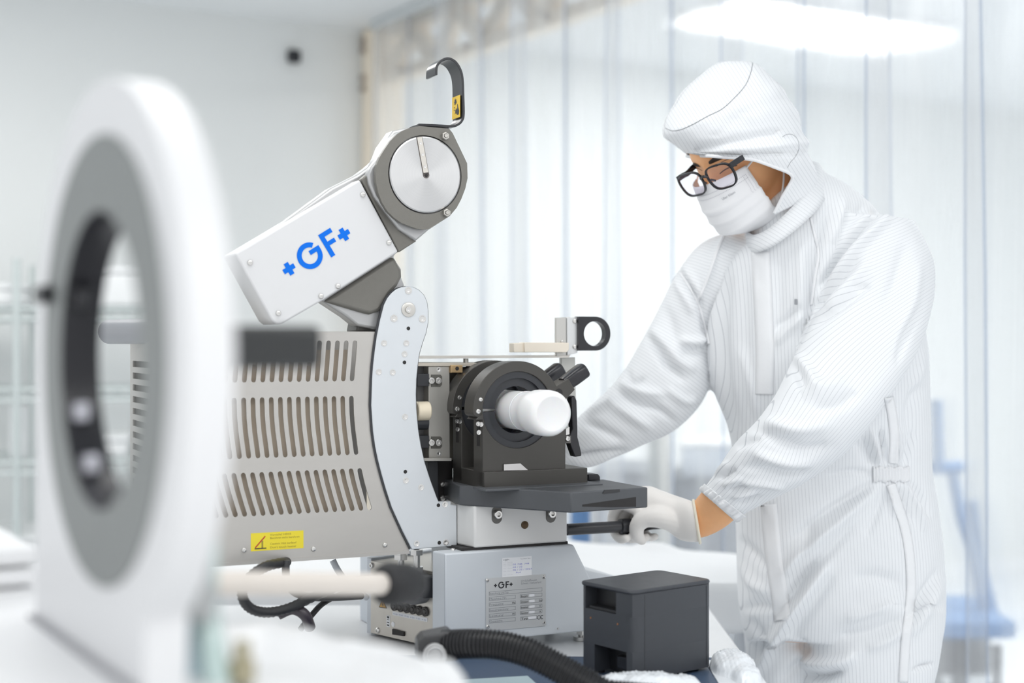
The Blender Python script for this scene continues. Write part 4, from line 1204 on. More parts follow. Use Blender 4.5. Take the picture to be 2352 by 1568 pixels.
# solid lower body up to the opening
zlo, zmid, ztp = zb_ + .040, hwin[0], ptop - .006
def slab(o, z0, z1): g.prism([PB.W(u, v, z0) for u, v in o], (0, 0, z1 - z0))
def notched(v0, v1, dep): # outline with a notch in the left (u=0) face between v0 and v1
    return [(.012, 0)] + [(pw - .012, 0), (pw - .004, .003), (pw, .012), (pw, pdp - .012), (pw - .004, pdp - .003), (pw - .012, pdp), (.012, pdp), (.003, pdp - .004), (0, pdp - .012), (0, v1), (dep, v1), (dep, v0), (0, v0), (0, .012), (.003, .003)]
slab(notched(.012, .080, .03), zb_, zlo)
slab(body_o, zlo, zmid)
slab(notched(.034, .100, .022), zmid, ztp)
g.build('case', M_prn, rr_, smooth=30)
g = G(); slab(rrect(-.002, pw + .001, -.001, pdp + .002, .013), ztp, ptop); g.build('lid', M_prn, rr_, bevel=.0025, smooth=30)
g = G(); g.fbox(PB, .0215, .0225, .035, .099, zmid, ztp); g.fbox(PB, .004, .022, .038, .096, zmid + .0005, zmid + .004); g.build('tear_bar', M_prnd, rr_)
g = G(); g.fbox(PB, .0295, .0305, .0125, .0795, zb_, zlo); g.build('cable_bay', M_prnd, rr_)
g = G(); g.fbox(PB, .018, .030, .030, .052, zb_ + .008, zb_ + .026); g.build('power_socket', M_blackpl, rr_, bevel=.001)
for v, z in ((.088, (zmid + zlo) / 2 + .012), (.030, (zmid + zlo) / 2 + .012)):
    g = G(); c = PB.W(-.0002, v, z); g.cyl(c, c - PB.u * .0006, .0014, seg=12); g.build('status_light', mat('dim_orange', (.35, .15, .06), .4), rr_)
g = G(); g.fbox(PB, .0236, .0242, -.0003, .0005, zb_ + .004, ztp - .002); g.fbox(PB, pw - .0125, pw - .0119, -.0003, .0005, zb_ + .004, ztp - .002); g.build('panel_seam', M_prnd, rr_)
for u in (.02, pw - .02):
    for v in (.02, pdp - .02):
        g = G(); g.cyl(PB.W(u, v, TABLE_Z + .0033), PB.W(u, v, zb_ + .001), .008, seg=14); g.build('rubber_foot', M_prnd, rr_)

# ---------------- black corrugated hose with its angled connector
M_hose = mat('hose_black', (0.018, 0.018, 0.02), 0.35)
hp_ = [(1020, 1480, 1.93), (1085, 1478, 1.91), (1150, 1482, 1.90), (1215, 1500, 1.89), (1280, 1532, 1.88), (1345, 1568, 1.87), (1420, 1606, 1.86), (1520, 1630, 1.84)]
path = smoothpath([P(*q) for q in hp_], 10)
rh = root('corrugated_hose', (path[-1].x, path[-1].y, TABLE_Z), 'black corrugated hose curving across the bench in front of the machine', 'hose')
# resample with ridges
dist = [0]
for i in range(1, len(path)): dist.append(dist[-1] + (path[i] - path[i - 1]).length)
tot = dist[-1]; N_ = int(tot / .0052) * 4
fine, rad_ = [], []
for k in range(N_ + 1):
    d = tot * k / N_
    i = max(0, min(len(path) - 2, next((j for j in range(len(dist) - 1) if dist[j + 1] >= d), len(path) - 2)))
    t = (d - dist[i]) / max(1e-9, dist[i + 1] - dist[i])
    p_ = path[i].lerp(path[i + 1], t); p_.z = max(p_.z, TABLE_Z + .0215)
    fine.append(p_); rad_.append((.0200, .0200, .0174, .0174)[k % 4])
g = G(); g.tube(fine, rad_, 28); g.build('corrugated_tube', M_hose, rh, smooth=50)
c0 = P(1000, 1474, 1.935)
g = G(); HF = Frame((c0.x, c0.y), R(10))
u_, v_, z_ = HF.loc(c0)
g.prism([HF.W(u_ + a, v_ - .022, z_ + b) for a, b in ((-.026, -.02), (-.026, .004), (-.018, .012), (.018, .018), (.026, .010), (.028, -.022))], HF.v * .044)
g.build('elbow_housing', mat('elbow_black', (.04, .04, .042), .35), rh, bevel=.003, seg=3)
g = G(); g.cyl(HF.W(u_ - .004, v_ - .010, z_ - .012), HF.W(u_ - .004, v_ - .030, z_ - .012), .016, seg=28); g.lathe([(0, .013), (.003, .013), (.003, .010), (0, .009)], HF.W(u_ - .004, v_ - .031, z_ - .012), -HF.v, 24, caps=False); g.build('coupling', M_castg, rh, bevel=.001)
g = G(); g.cyl(HF.W(u_ - .01, v_ + .01, TABLE_Z), HF.W(u_ - .01, v_ + .01, z_ - .015), .012, seg=16); g.build('standpipe', M_hose, rh)

# ---------------- bubble wrap heaps on the bench
def vinylwrap(name, col):
    m = mat(name, col, .18, var=.04, scale=30, spec=.7)
    return m
M_bub = vinylwrap('bubble_film', (.84, .87, .90))
def heap(name, pts, label, cat, m_, bub=True, seed=1, group=None):
    """pts: (x, y, rx, ry, h) lumps on the bench, a thin crumpled sheet over them."""
    xs0 = min(p[0] - p[2] for p in pts); xs1 = max(p[0] + p[2] for p in pts)
    ys0 = min(p[1] - p[3] for p in pts); ys1 = max(p[1] + p[3] for p in pts)
    n, mm = 70, 50
    rows = []
    for j in range(mm + 1):
        row = []
        for i in range(n + 1):
            x = xs0 + (xs1 - xs0) * i / n; y = ys0 + (ys1 - ys0) * j / mm
            h = 0
            for (cx, cy, rx, ry, hh) in pts:
                q = ((x - cx) / rx) ** 2 + ((y - cy) / ry) ** 2
                if q < 1: h = max(h, hh * (1 - q) ** .5)
            e = min(i, n - i, j, mm - j) / 6
            cr = noise.noise(Vector((x * 34, y * 34, seed))) * .006 + noise.noise(Vector((x * 90, y * 90, seed))) * .002
            z = TABLE_Z + .0036 + max(0, h * min(1, e) + (cr + .003) * min(1, h * 60))
            if bub and h > .003:
                z += .0016 * max(0, math.sin(x * 520) * math.sin(y * 520 + (int(x * 520 / PI) % 2)))
            row.append(Vector((x, y, z)))
        rows.append(row)
    g = G(); g.grid(rows)
    o = g.build(name, m_, None, smooth=0, loc=((xs0 + xs1) / 2, (ys0 + ys1) / 2, TABLE_Z), solid=.0006)
    o.data.polygons.foreach_set('use_smooth', [True] * len(o.data.polygons))
    return tag(o, label, cat, group)
heap('bubble_wrap', [(.185, 2.00 - .055, .085, .045, .026), (.14, 1.93, .05, .04, .02)], 'crumpled bubble wrap on the bench in front of the printer', 'bubble wrap', M_bub)
heap('bubble_wrap', [(.325, 2.09, .034, .06, .022), (.335, 2.04, .022, .05, .016)], 'crumpled bubble wrap on the bench end between printer and worker', 'bubble wrap', M_bub, seed=4)
# cut sheet under the hose
g = G(); g.box((-.02, 2.01, TABLE_Z + .0034 + .0006), .10, .05, .0008, R(14)); o = g.build('film_scrap', mat('teal_film', (.45, .58, .62), .3), None, loc=(-.02, 2.01, TABLE_Z + .003))
tag(o, 'small pale teal film scrap under the black hose', 'film')

# ---------------- cables looping under the slotted cover (parts of the machine)
M_cable = mat('cable_black', (.03, .03, .032), .4)
def cab(name, pts, Y, r, m_, ridge=False):
    pp = smoothpath([P(x, y, Y + d) for x, y, d in pts], 10)
    rad = [r * (1 if (not ridge or i % 2) else .86) for i in range(len(pp))]
    g = G(); g.tube(pp, rad, 14); return g.build(name, m_, WM, smooth=60)
cab('cable_loop', [(660, 1290, .06), (612, 1300, 0), (572, 1326, -.02), (556, 1362, -.03), (572, 1394, -.02), (612, 1406, 0), (664, 1396, .03), (720, 1370, .08), (800, 1338, .16), (850, 1330, .22)], 2.06, .0078, M_cable, True)
cab('cable_drop', [(657, 1286, 0), (657, 1320, 0), (666, 1350, .01), (690, 1366, .03), (740, 1372, .08), (830, 1368, .16)], 2.10, .0058, mat('cable_grey', (.05, .05, .052), .4))
cab('thin_cable', [(690, 1445, 0), (716, 1412, .02), (744, 1384, .06), (790, 1362, .12), (850, 1350, .2)], 2.14, .0045, M_cable)
cab('clear_tube', [(764, 1286, 0), (778, 1312, 0), (800, 1340, .02), (842, 1372, .06)], 2.22, .0052, mat('clear_hose', (.70, .74, .78), .2))
cab('plug_cable', [(640, 1410, 0), (672, 1398, .0), (700, 1412, .0), (712, 1440, .02)], 2.12, .0085, mat('plug_dark', (.06, .05, .06), .3))

# ---------------- the white sheeted table behind
zc = .79
rs = root('side_table', (-.08, 3.0, 0), 'white topped table standing behind the bench', 'table')
q4 = [(-1.0, 2.74), (.52, 2.74), (.60, 3.05), (.14, 3.32), (-1.0, 3.32)]
g = G(); g.prism([Vector((x, y, zc - .04)) for x, y in q4], (0, 0, .034)); g.build('table_top', M_table, rs, bevel=.003)
for x, y in ((-.93, 2.80), (.46, 2.80), (.16, 3.24), (-.93, 3.26)):
    g = G(); g.cyl((x, y, 0), (x, y, zc - .04), .022, seg=16); g.build('leg', M_leg, rs)
M_sheet = mat('white_sheet', (.90, .905, .91), .5, var=.01, bump=.15, bscale=60)
rows = []
NX, NY = 90, 26
for j in range(NY + 1):
    t = j / NY; row = []
    for i in range(NX + 1):
        x = -1.0 + 1.56 * i / NX
        yfar = 3.32 if x < .14 else 3.32 - (x - .14) * .58
        if t < .22:      # hanging front
            s = t / .22; y = 2.728 - .004 * math.sin(x * 31); z = zc - .085 + .085 * s + .006 * math.sin(x * 13) * (1 - s)
        else:
            s = (t - .22) / .78; y = 2.728 + (yfar - 2.728) * s; z = zc + .004 + .005 * noise.noise(Vector((x * 7, y * 7, 2)))
            if s > .86:
                z += .016 * max(0, math.sin((x - .02) * 26)) * math.sin((s - .86) / .14 * PI)
        row.append(Vector((x, y, z)))
    rows.append(row)
g = G(); g.grid(rows); o = g.build('white_sheet', M_sheet, None, smooth=0, loc=(-.2, 3.0, zc), solid=.002)
o.data.polygons.foreach_set('use_smooth', [True] * len(o.data.polygons))
tag(o, 'white sheet spread over the side table behind the printer', 'sheet')

# ================================================================== BLURRED RING MACHINE IN THE NEAR GROUND
FF = Frame((-0.3047, 1.05), R(-59))
M_fw = mat('ring_white', (.80, .803, .81), .42, var=.01)
M_fg = mat('ring_grey', (.235, .25, .245), .5, var=.05)
M_fk = mat('ring_black', (.018, .018, .022), .3)
ZC = CAMZ - 43 / FPX * 1.05
ZB = 1.022
rg = root('pipe_facing_machine', FF.W(0, .05, TABLE_Z), 'white ring shaped machine with grey face nearest the viewer, out of focus', 'pipe machine')
RO, RM, RI, TF = .206, .166, .110, .030
arch = [(RO * math.cos(a), ZC + RO * math.sin(a)) for a in [R(-56) + (PI + R(56)) * i / 60 for i in range(61)]]
o_ = [FF.W(u, 0, z) for u, z in arch] + [FF.W(-RO, 0, ZB - .02), FF.W(.108, 0, ZB - .02)]
g = G(); g.prism(o_, FF.v * TF, [circle(FF, 0, ZC, 0, RI + .012, 56)]); g.build('ring_housing', M_fw, rg, bevel=.012, seg=4, smooth=60)
g = G(); g.prism(circle(FF, 0, ZC, -.002, RM, 64), FF.v * .004, [circle(FF, 0, ZC, -.002, RI, 64)]); g.build('face_disc', M_fg, rg, bevel=.001)
g = G()
for a, b in ((-.0015, RI), (.022, RI)): pass
r1 = circle(FF, 0, ZC, -.0015, RI, 64); r2 = circle(FF, 0, ZC, TF - .002, RI - .004, 64); r3 = circle(FF, 0, ZC, TF - .002, RI + .012, 64); r4 = circle(FF, 0, ZC, -.001, RI + .012, 64)
g.grid([r4, r1, r2, r3], closed=True); bore = g.build('bore_liner', M_fk, rg, smooth=40)
for a in (152, 204, 232):
    c0 = FF.W((RI - .006) * math.cos(R(a)), .010, ZC + (RI - .006) * math.sin(R(a)))
    g = G(); d = Vector((0, 0, 0)); g.box(c0, .018, .012, .016, FF.yaw); g.build('guide_roller', M_fk if a == 152 else mat('roller_steel', (.55, .55, .6), .3, metal=.7), bore, bevel=.003)
g = G(); g.fbox(FF, -RM + .004, -RM + .034, -.012, -.002, ZC + .045, ZC + .06); g.build('index_lug', M_fk, rg, bevel=.003)
# bed: low white carriage with rails and grooves
g = G(); g.fbox(FF, -.75, .50, -.34, .06, TABLE_Z + .0, ZB - .016)
g.fbox(FF, -.75, .12, -.34, -.10, ZB - .016, ZB - .010); g.fbox(FF, -.75, .50, -.094, .06, ZB - .016, ZB)
bed = g.build('bed', M_fw, rg, bevel=.003)
g = G(); g.fbox(FF, -.75, .50, -.1, -.094, ZB - .016, ZB - .012); g.fbox(FF, -RO - .004, .112, -.006, -.0005, ZB - .001, ZB + .003); g.fbox(FF, -.076, -.064, -.34, -.008, ZB - .011, ZB - .0094); g.build('bed_groove', mat('groove_grey', (.33, .33, .35), .5), bed)
g = G()
for k in range(3):
    z = ZB - .010 + k * .019
    g.fbox(FF, -.74, -.33, -.30, .03, z, z + .0145)
    if k < 2: g.fbox(FF, -.73, -.345, -.29, .018, z + .0145, z + .019)
g.build('ribbed_cover', M_fw, rg, bevel=.003)
# black handle block behind the ring, at the right
p0 = FF.loc(P(540, 797, 1.06)); 
g = G(); g.fbox(FF, -.012, .012, .032, .128, P(0, 848, 1.12).z, P(0, 746, 1.12).z)
ho = g.build('locking_handle', mat('handle_black', (.03, .032, .033), .35), rg, bevel=.006, seg=3)
sc_ = FF.loc(P(560, 797, 1.10))
ho.location = (FF.u * (FF.loc(P(600, 797, 1.13))[0]) + FF.v * (FF.loc(P(600, 797, 1.13))[1] - .08))
# lever: beige bar with a black ball grip
la, lb = P(395, 1338, 1.26), P(892, 1341, 1.51)
g = G(); g.tube([la, la.lerp(lb, .5), lb], .0115, 20); lev = g.build('feed_lever', mat('lever_beige', (.74, .68, .62), .45), rg)
dl = (lb - la).normalized()
g = G(); g.lathe([(0, .0125), (.002, .019), (.012, .0235), (.045, .0225), (.060, .017), (.067, .008), (.068, 0)], lb - dl * .012, dl, 32); g.build('ball_grip', mat('grip_matt_black', (.016, .016, .018), .6), lev, smooth=60)
# faint translucent air lines at the ring's right foot
M_tubeg = mat('air_line_green', (.50, .62, .60), .2, var=.1, scale=20)
M_tubeb = mat('air_line_blue', (.52, .64, .70), .2, var=.1, scale=20)
def fgt(name, pts, r, m_):
    pp = smoothpath([P(*q) for q in pts], 8); g = G(); g.tube(pp, r, 14); return g.build(name, m_, rg, smooth=60)
fgt('air_line', [(474, 1240, 1.03), (470, 1340, 1.02), (478, 1420, 1.01), (490, 1500, 1.0), (505, 1620, .99)], .0095, M_tubeg)
fgt('air_line', [(462, 1330, 1.04), (455, 1450, 1.03), (440, 1530, 1.02), (440, 1640, 1.01)], .0095, M_tubeb)
fgt('air_line', [(515, 880, 1.06), (508, 1000, 1.05), (492, 1120, 1.04), (478, 1240, 1.02)], .006, mat('air_line_straw', (.84, .83, .72), .3))
g = G(); c = P(462, 1290, 1.0); g.lathe([(0, .010), (.02, .012), (.022, .008), (.05, .008), (.052, .011), (.075, .010)], c - UZ * .04, UZ, 18); g.build('air_valve', mat('valve_grey', (.45, .46, .46), .3, metal=.6), rg)
g = G(); c = P(556, 1530, 1.0); g.lathe([(0, .009), (.016, .010), (.018, .006), (.03, .006)], c - UZ * .012, UZ, 16); g.build('brass_fitting', mat('dull_brass', (.42, .38, .26), .45, metal=.4), rg)

# ---------------- crumpled white plastic cover lying at the front
rows = []
keys = [(-.36, .990), (-.30, 1.005), (-.24, 1.016), (-.20, 1.019), (-.173, 1.014), (-.145, 1.003), (-.108, .999), (-.089, .996), (-.070, .987), (-.050, .983), (-.040, .972), (-.033, .955), (-.028, .90), (-.024, .84), (-.020, .785), (-.010, .779)]
def zat(x):
    if x <= keys[0][0]: return keys[0][1]
    for (a, za), (b, zb2) in zip(keys, keys[1:]):
        if x <= b:
            t = (x - a) / (b - a); return za + (zb2 - za) * t
    return .779
NX, NY = 80, 60
for j in range(NY + 1):
    y = .80 + .60 * j / NY; row = []
    for i in range(NX + 1):
        xa = max(-.30, -.3047 + (.078 - (y - 1.05) * .515) / .857)
        x = xa + (-.01 - xa) * i / NX
        xs = x * 1.0
        fy = 1 - max(0, abs(y - 1.12) - .10) / .18
        fy = max(0, min(1, fy)); fy = fy * fy * (3 - 2 * fy)
        z = zat(xs * 1.17 / max(.9, y) if x < 0 else x)
        z = TABLE_Z + .002 + (z - TABLE_Z - .002) * fy
        z += .007 * noise.noise(Vector((x * 14, y * 14, 3))) * fy + .003 * noise.noise(Vector((x * 40, y * 40, 5))) * fy
        row.append(Vector((x, y, max(TABLE_Z + .002, z))))
    rows.append(row)
g = G(); g.grid(rows); o = g.build('plastic_cover', mat('cover_white', (.78, .785, .79), .35, var=.02, scale=12), None, smooth=0, loc=(-.15, 1.1, TABLE_Z), solid=.0015)
o.data.polygons.foreach_set('use_smooth', [True] * len(o.data.polygons))
tag(o, 'crumpled white plastic cover in the near ground, beside the ring machine', 'cover')
# ================================================================== THE WORKER
M_skin = mat('skin', (0.90, 0.48, 0.235), 0.5, var=.05, scale=60, bump=.12, bscale=900, sss=.15)
M_glove = mat('latex_glove', (0.865, 0.835, 0.80), 0.5, var=.01, bump=.1, bscale=500)
M_glovehem = mat('glove_hem', (0.83, 0.79, 0.66), 0.5)
M_mask = mat('mask_fabric', (0.875, 0.875, 0.885), 0.7, var=.01, bump=.15, bscale=1500)
M_hair = mat('hair_black', (0.035, 0.024, 0.018), 0.5)
M_spec = mat('spectacle_black', (0.018, 0.018, 0.022), 0.2)

def cloth(name, base=(0.835, 0.85, 0.866)):
    """White polyester with fine grey carbon stripes running along the 'stripe' attribute."""
    m = bpy.data.materials.new(name); m.use_nodes = True
    nt = m.node_tree; N, L = nt.nodes, nt.links; b = N['Principled BSDF']
    at = N.new('ShaderNodeAttribute'); at.attribute_name = 'stripe'
    mu = N.new('ShaderNodeMath'); mu.operation = 'MULTIPLY'; mu.inputs[1].default_value = 1 / 0.0056
    L.new(at.outputs['Fac'], mu.inputs[0])
    fr = N.new('ShaderNodeMath'); fr.operation = 'FRACT'; L.new(mu.outputs[0], fr.inputs[0])
    sb = N.new('ShaderNodeMath'); sb.operation = 'SUBTRACT'; sb.inputs[1].default_value = .5; L.new(fr.outputs[0], sb.inputs[0])
    ab = N.new('ShaderNodeMath'); ab.operation = 'ABSOLUTE'; L.new(sb.outputs[0], ab.inputs[0])
    mr = N.new('ShaderNodeMapRange'); mr.inputs[1].default_value = .028; mr.inputs[2].default_value = .070; mr.inputs[3].default_value = .45; mr.inputs[4].default_value = 0
    L.new(ab.outputs[0], mr.inputs[0])
    mx = N.new('ShaderNodeMix'); mx.data_type = 'RGBA'
    mx.inputs[6].default_value = (*base, 1); mx.inputs[7].default_value = (0.30, 0.32, 0.36, 1)
    L.new(mr.outputs[0], mx.inputs[0]); L.new(mx.outputs[2], b.inputs['Base Color'])
    tc = N.new('ShaderNodeTexCoord'); nz = N.new('ShaderNodeTexNoise'); nz.inputs['Scale'].default_value = 700
    L.new(tc.outputs['Object'], nz.inputs['Vector'])
    bp = N.new('ShaderNodeBump'); bp.inputs['Strength'].default_value = .12; bp.inputs['Distance'].default_value = .0006
    L.new(nz.outputs['Fac'], bp.inputs['Height']); L.new(bp.outputs['Normal'], b.inputs['Normal'])
    b.inputs['Roughness'].default_value = .62; b.inputs['Specular IOR Level'].default_value = .3
    b.inputs['Sheen Weight'].default_value = .15
    return m
M_cloth = cloth('striped_coverall_cloth')
M_seam = mat('seam_white', (.86, .868, .88), .6, bump=.3, bscale=700)

PR = root('person', (0.60, 2.48, 0), 'person in white striped hooded coverall, mask and black glasses, gripping the machine rod', 'person')

# ---------------------------------------------------------------- lofts from silhouettes
def cr(a, b, c, d, t):
    return 0.5 * (2 * b + (c - a) * t + (2 * a - 5 * b + 4 * c - d) * t * t + (3 * b - a - 3 * c + d) * t ** 3)
class Loft:
    """Closed rings between two silhouette points; each ring: (l, r, Y, depth[, dY between the ends])."""
    def __init__(s, rings, nseg=8, nang=80, stripe='around', scale=1.0, e=2.3):
        K = []
        for q in rings:
            l, r_, Y, d = q[:4]; dy = q[4] if len(q) > 4 else 0.0
            K.append(np.array([*P(*l, Y - dy / 2), *P(*r_, Y + dy / 2), d]))
        D = []
        for i in range(len(K) - 1):
            a = K[max(i - 1, 0)]; b = K[i]; c = K[i + 1]; d = K[min(i + 2, len(K) - 1)]
            for k in range(nseg): D.append(cr(a, b, c, d, k / nseg))
        D.append(K[-1])
        s.rows, s.st = [], []
        along = 0; prevc = None
        for q in D:
            A_, B_, dep = Vector(q[0:3]), Vector(q[3:6]), q[6] * scale
            C_ = (A_ + B_) / 2; a = (B_ - A_) / 2 * scale
            dirv = Vector((C_.x, C_.y, C_.z - CAMZ)).normalized()
            b = dirv - a.normalized() * dirv.dot(a.normalized()); b = b.normalized() * dep
            if prevc is not None: along += (C_ - prevc).length
            prevc = C_
            row, sr = [], []
            per = 0; last = None
            for k in range(nang):
                th = 2 * PI * k / nang + PI / 2      # start at the far side
                c_, s_ = math.cos(th), math.sin(th)
                ce = math.copysign(abs(c_) ** (2 / e), c_); se = math.copysign(abs(s_) ** (2 / e), s_)
                p = C_ + a * ce + b * se
                if last is not None: per += (p - last).length
                last = p
                row.append(p); sr.append(along if stripe == 'along' else per)
            if stripe == 'around':
                mid = sr[nang // 2]; sr = [x - mid for x in sr]
            s.rows.append(row); s.st.append(sr)
        s.n = nang
    def add(s, g):
        g.grid(s.rows, closed=True, caps=True)
    def bvh(s):
        vs = [p for r_ in s.rows for p in r_]; fs = []
        n = s.n
        for i in range(len(s.rows) - 1):
            for k in range(n):
                k2 = (k + 1) % n
                fs.append((i * n + k, i * n + k2, (i + 1) * n + k2, (i + 1) * n + k))
        s.fs = fs; s.vs = vs; s.flat = [x for r_ in s.st for x in r_]
        s.tree = BVHTree.FromPolygons(vs, fs)
        return s.tree
    def stripe(s, p):
        loc, nrm, idx, dist = s.tree.find_nearest(p)
        f = s.fs[idx]
        vals = [s.flat[i] for i in f]
        if max(vals) - min(vals) > .05: return vals[0], dist
        ws = [1 / max(1e-7, (loc - s.vs[i]).length) for i in f]
        # bilinear in the quad
        a, b, c, d = [s.vs[i] for i in f]
        e1 = b - a; e2 = d - a
        t1 = (loc - a).dot(e1) / max(1e-12, e1.length_squared); t2 = (loc - a).dot(e2) / max(1e-12, e2.length_squared)
        t1 = min(1, max(0, t1)); t2 = min(1, max(0, t2))
        v = (vals[0] * (1 - t1) + vals[1] * t1) * (1 - t2) + (vals[3] * (1 - t1) + vals[2] * t1) * t2
        return v, dist

def remesh(g, name, voxel, smooth_it=3, fac=.5):
    """One continuous surface around everything collected in g (voxel union, then relaxed)."""
    me = g.mesh(name, Vector((0, 0, 0)))
    o = bpy.data.objects.new(name, me); COL.objects.link(o)
    md = o.modifiers.new('r', 'REMESH'); md.mode = 'VOXEL'; md.voxel_size = voxel; md.adaptivity = 0
    if smooth_it:
        ms = o.modifiers.new('s', 'SMOOTH'); ms.iterations = smooth_it; ms.factor = fac
    dg = bpy.context.evaluated_depsgraph_get(); dg.update()
    m2 = bpy.data.meshes.new_from_object(o.evaluated_get(dg))
    bpy.data.objects.remove(o)
    m2.name = name
    return m2
def finish(me, name, mats, parent):
    base_ = wloc(parent)
    n = len(me.vertices)
    co = np.empty(n * 3); me.vertices.foreach_get('co', co)
    co = co.reshape(-1, 3) - np.array(base_)
    me.vertices.foreach_set('co', co.ravel())
    me.materials.clear()
    for m_ in (mats if isinstance(mats, (list, tuple)) else [mats]): me.materials.append(m_)
    me.polygons.foreach_set('use_smooth', [True] * len(me.polygons))
    me.update()
    o = bpy.data.objects.new(name, me); COL.objects.link(o); o.parent = parent
    return o

TORSO = [((1716, 512), (1866, 378), 2.45, .072), ((1716, 560), (1890, 398), 2.455, .082), ((1688, 580), (1945, 432), 2.46, .098), ((1650, 625), (2020, 505), 2.47, .118),
         ((1630, 705), (2080, 625), 2.48, .132), ((1622, 800), (2118, 760), 2.49, .140), ((1637, 890), (2126, 880), 2.49, .140), ((1672, 985), (2130, 985), 2.49, .134), ((1688, 1090), (2134, 1088), 2.49, .122),
         ((1691, 1180), (2148, 1190), 2.49, .132), ((1697, 1300), (2160, 1320), 2.49, .142), ((1705, 1400), (2160, 1420), 2.49, .142), ((1720, 1470), (2152, 1490), 2.49, .125)]
SLV_L = [((1905, 480), (2090, 505), 2.43, .085), ((1893, 560), (2132, 590), 2.41, .092), ((1882, 650), (2136, 670), 2.385, .094), ((1866, 730), (2122, 745), 2.35, .092), ((1838, 805), (2094, 822), 2.31, .088),
         ((1796, 888), (2050, 898), 2.265, .084), ((1746, 955), (1990, 980), 2.245, .080), ((1700, 1005), (1925, 1050), 2.25, .074), ((1665, 1053), (1840, 1112), 2.262, .064), ((1640, 1092), (1765, 1152), 2.275, .050), ((1620, 1118), (1702, 1184), 2.283, .036), ((1616, 1126), (1690, 1190), 2.285, .032)]
SLV_R = [((1730, 530), (1790, 640), 2.50, .085), ((1668, 535), (1700, 700), 2.515, .090), ((1608, 562), (1645, 745), 2.52, .090), ((1560, 622), (1630, 800), 2.525, .088), ((1518, 708), (1632, 868), 2.52, .085), ((1470, 800), (1612, 922), 2.51, .080),
         ((1408, 888), (1545, 990), 2.50, .074), ((1350, 940), (1462, 1026), 2.49, .064), ((1312, 975), (1400, 1052), 2.48, .055), ((1278, 1005), (1340, 1075), 2.475, .042), ((1252, 1032), (1294, 1082), 2.47, .034)]
LEG_R = [((1708, 1390), (1930, 1420), 2.54, .10), ((1718, 1500), (1880, 1530), 2.545, .10), ((1730, 1600), (1856, 1610), 2.545, .092), ((1738, 1850), (1858, 1850), 2.55, .078), ((1748, 2100), (1862, 2100), 2.56, .07), ((1752, 2330), (1860, 2330), 2.56, .062)]
LEG_L = [((1860, 1390), (2158, 1400), 2.46, .115), ((1848, 1500), (2154, 1490), 2.455, .115), ((1850, 1600), (2138, 1590), 2.45, .108), ((1890, 1850), (2090, 1850), 2.45, .088), ((1915, 2100), (2070, 2100), 2.46, .078), ((1930, 2300), (2060, 2300), 2.46, .068)]

# ---------------------------------------------------------------- head
def unit(v): return Vector(v).normalized()
hx = 50; pit = 35
hh = Vector((-math.sin(R(hx)), -math.cos(R(hx)), 0))
HFv = hh * math.cos(R(pit)) + Vector((0, 0, -math.sin(R(pit))))
HU = hh * math.sin(R(pit)) + Vector((0, 0, math.cos(R(pit))))
HR = HU.cross(HFv) * -1      # towards the worker's left, the image's right
if HR.x < 0: HR = -HR
roll = R(7)
HR, HU = HR * math.cos(roll) + HU * math.sin(roll), HU * math.cos(roll) - HR * math.sin(roll)
HC = P(1634, 392, 2.375) - HFv * .088
def HL(x, y, z): return HC + HR * x + HFv * y + HU * z
def gs(x, s): return math.exp(-(x / s) ** 2)
def headpt(th, ph):
    """th from the crown, ph around (0 = face)."""
    x = math.sin(th) * math.sin(ph); y = math.sin(th) * math.cos(ph); z = math.cos(th)
    X, Y, Z = .074 * x, .094 * y, .116 * z
    if z < -.1:
        k = (-z - .1) / .9
        X *= 1 - .30 * k ** 1.3
        if y < 0: Y *= 1 - .45 * k
        else: Y *= 1 + .10 * k
    if y > 0:
        Y -= .007 * (gs(X - .031, .016) + gs(X + .031, .016)) * gs(Z - .002, .015)      # eye sockets
        Y += .005 * gs(X, .05) * gs(Z - .022, .010)                                   # brow
        Y += .004 * (gs(X - .031, .012) + gs(X + .031, .012)) * gs(Z - .000, .009)      # eyelids
        Y += .026 * gs(X, .0095) * gs(Z + .036, .016) + .012 * gs(X, .007) * gs(Z + .012, .022)   # nose
        Y += .006 * gs(X, .02) * gs(Z + .068, .009) + .007 * gs(X, .02) * gs(Z + .098, .016)   # lips, chin
        Y += .004 * (gs(X - .045, .02) + gs(X + .045, .02)) * gs(Z + .028, .02)         # cheekbones
    return HL(X, Y, Z)
headrows = []
for i in range(61):
    th = .02 + (PI - .04) * i / 60
    headrows.append([headpt(th, 2 * PI * k / 96) for k in range(96)])

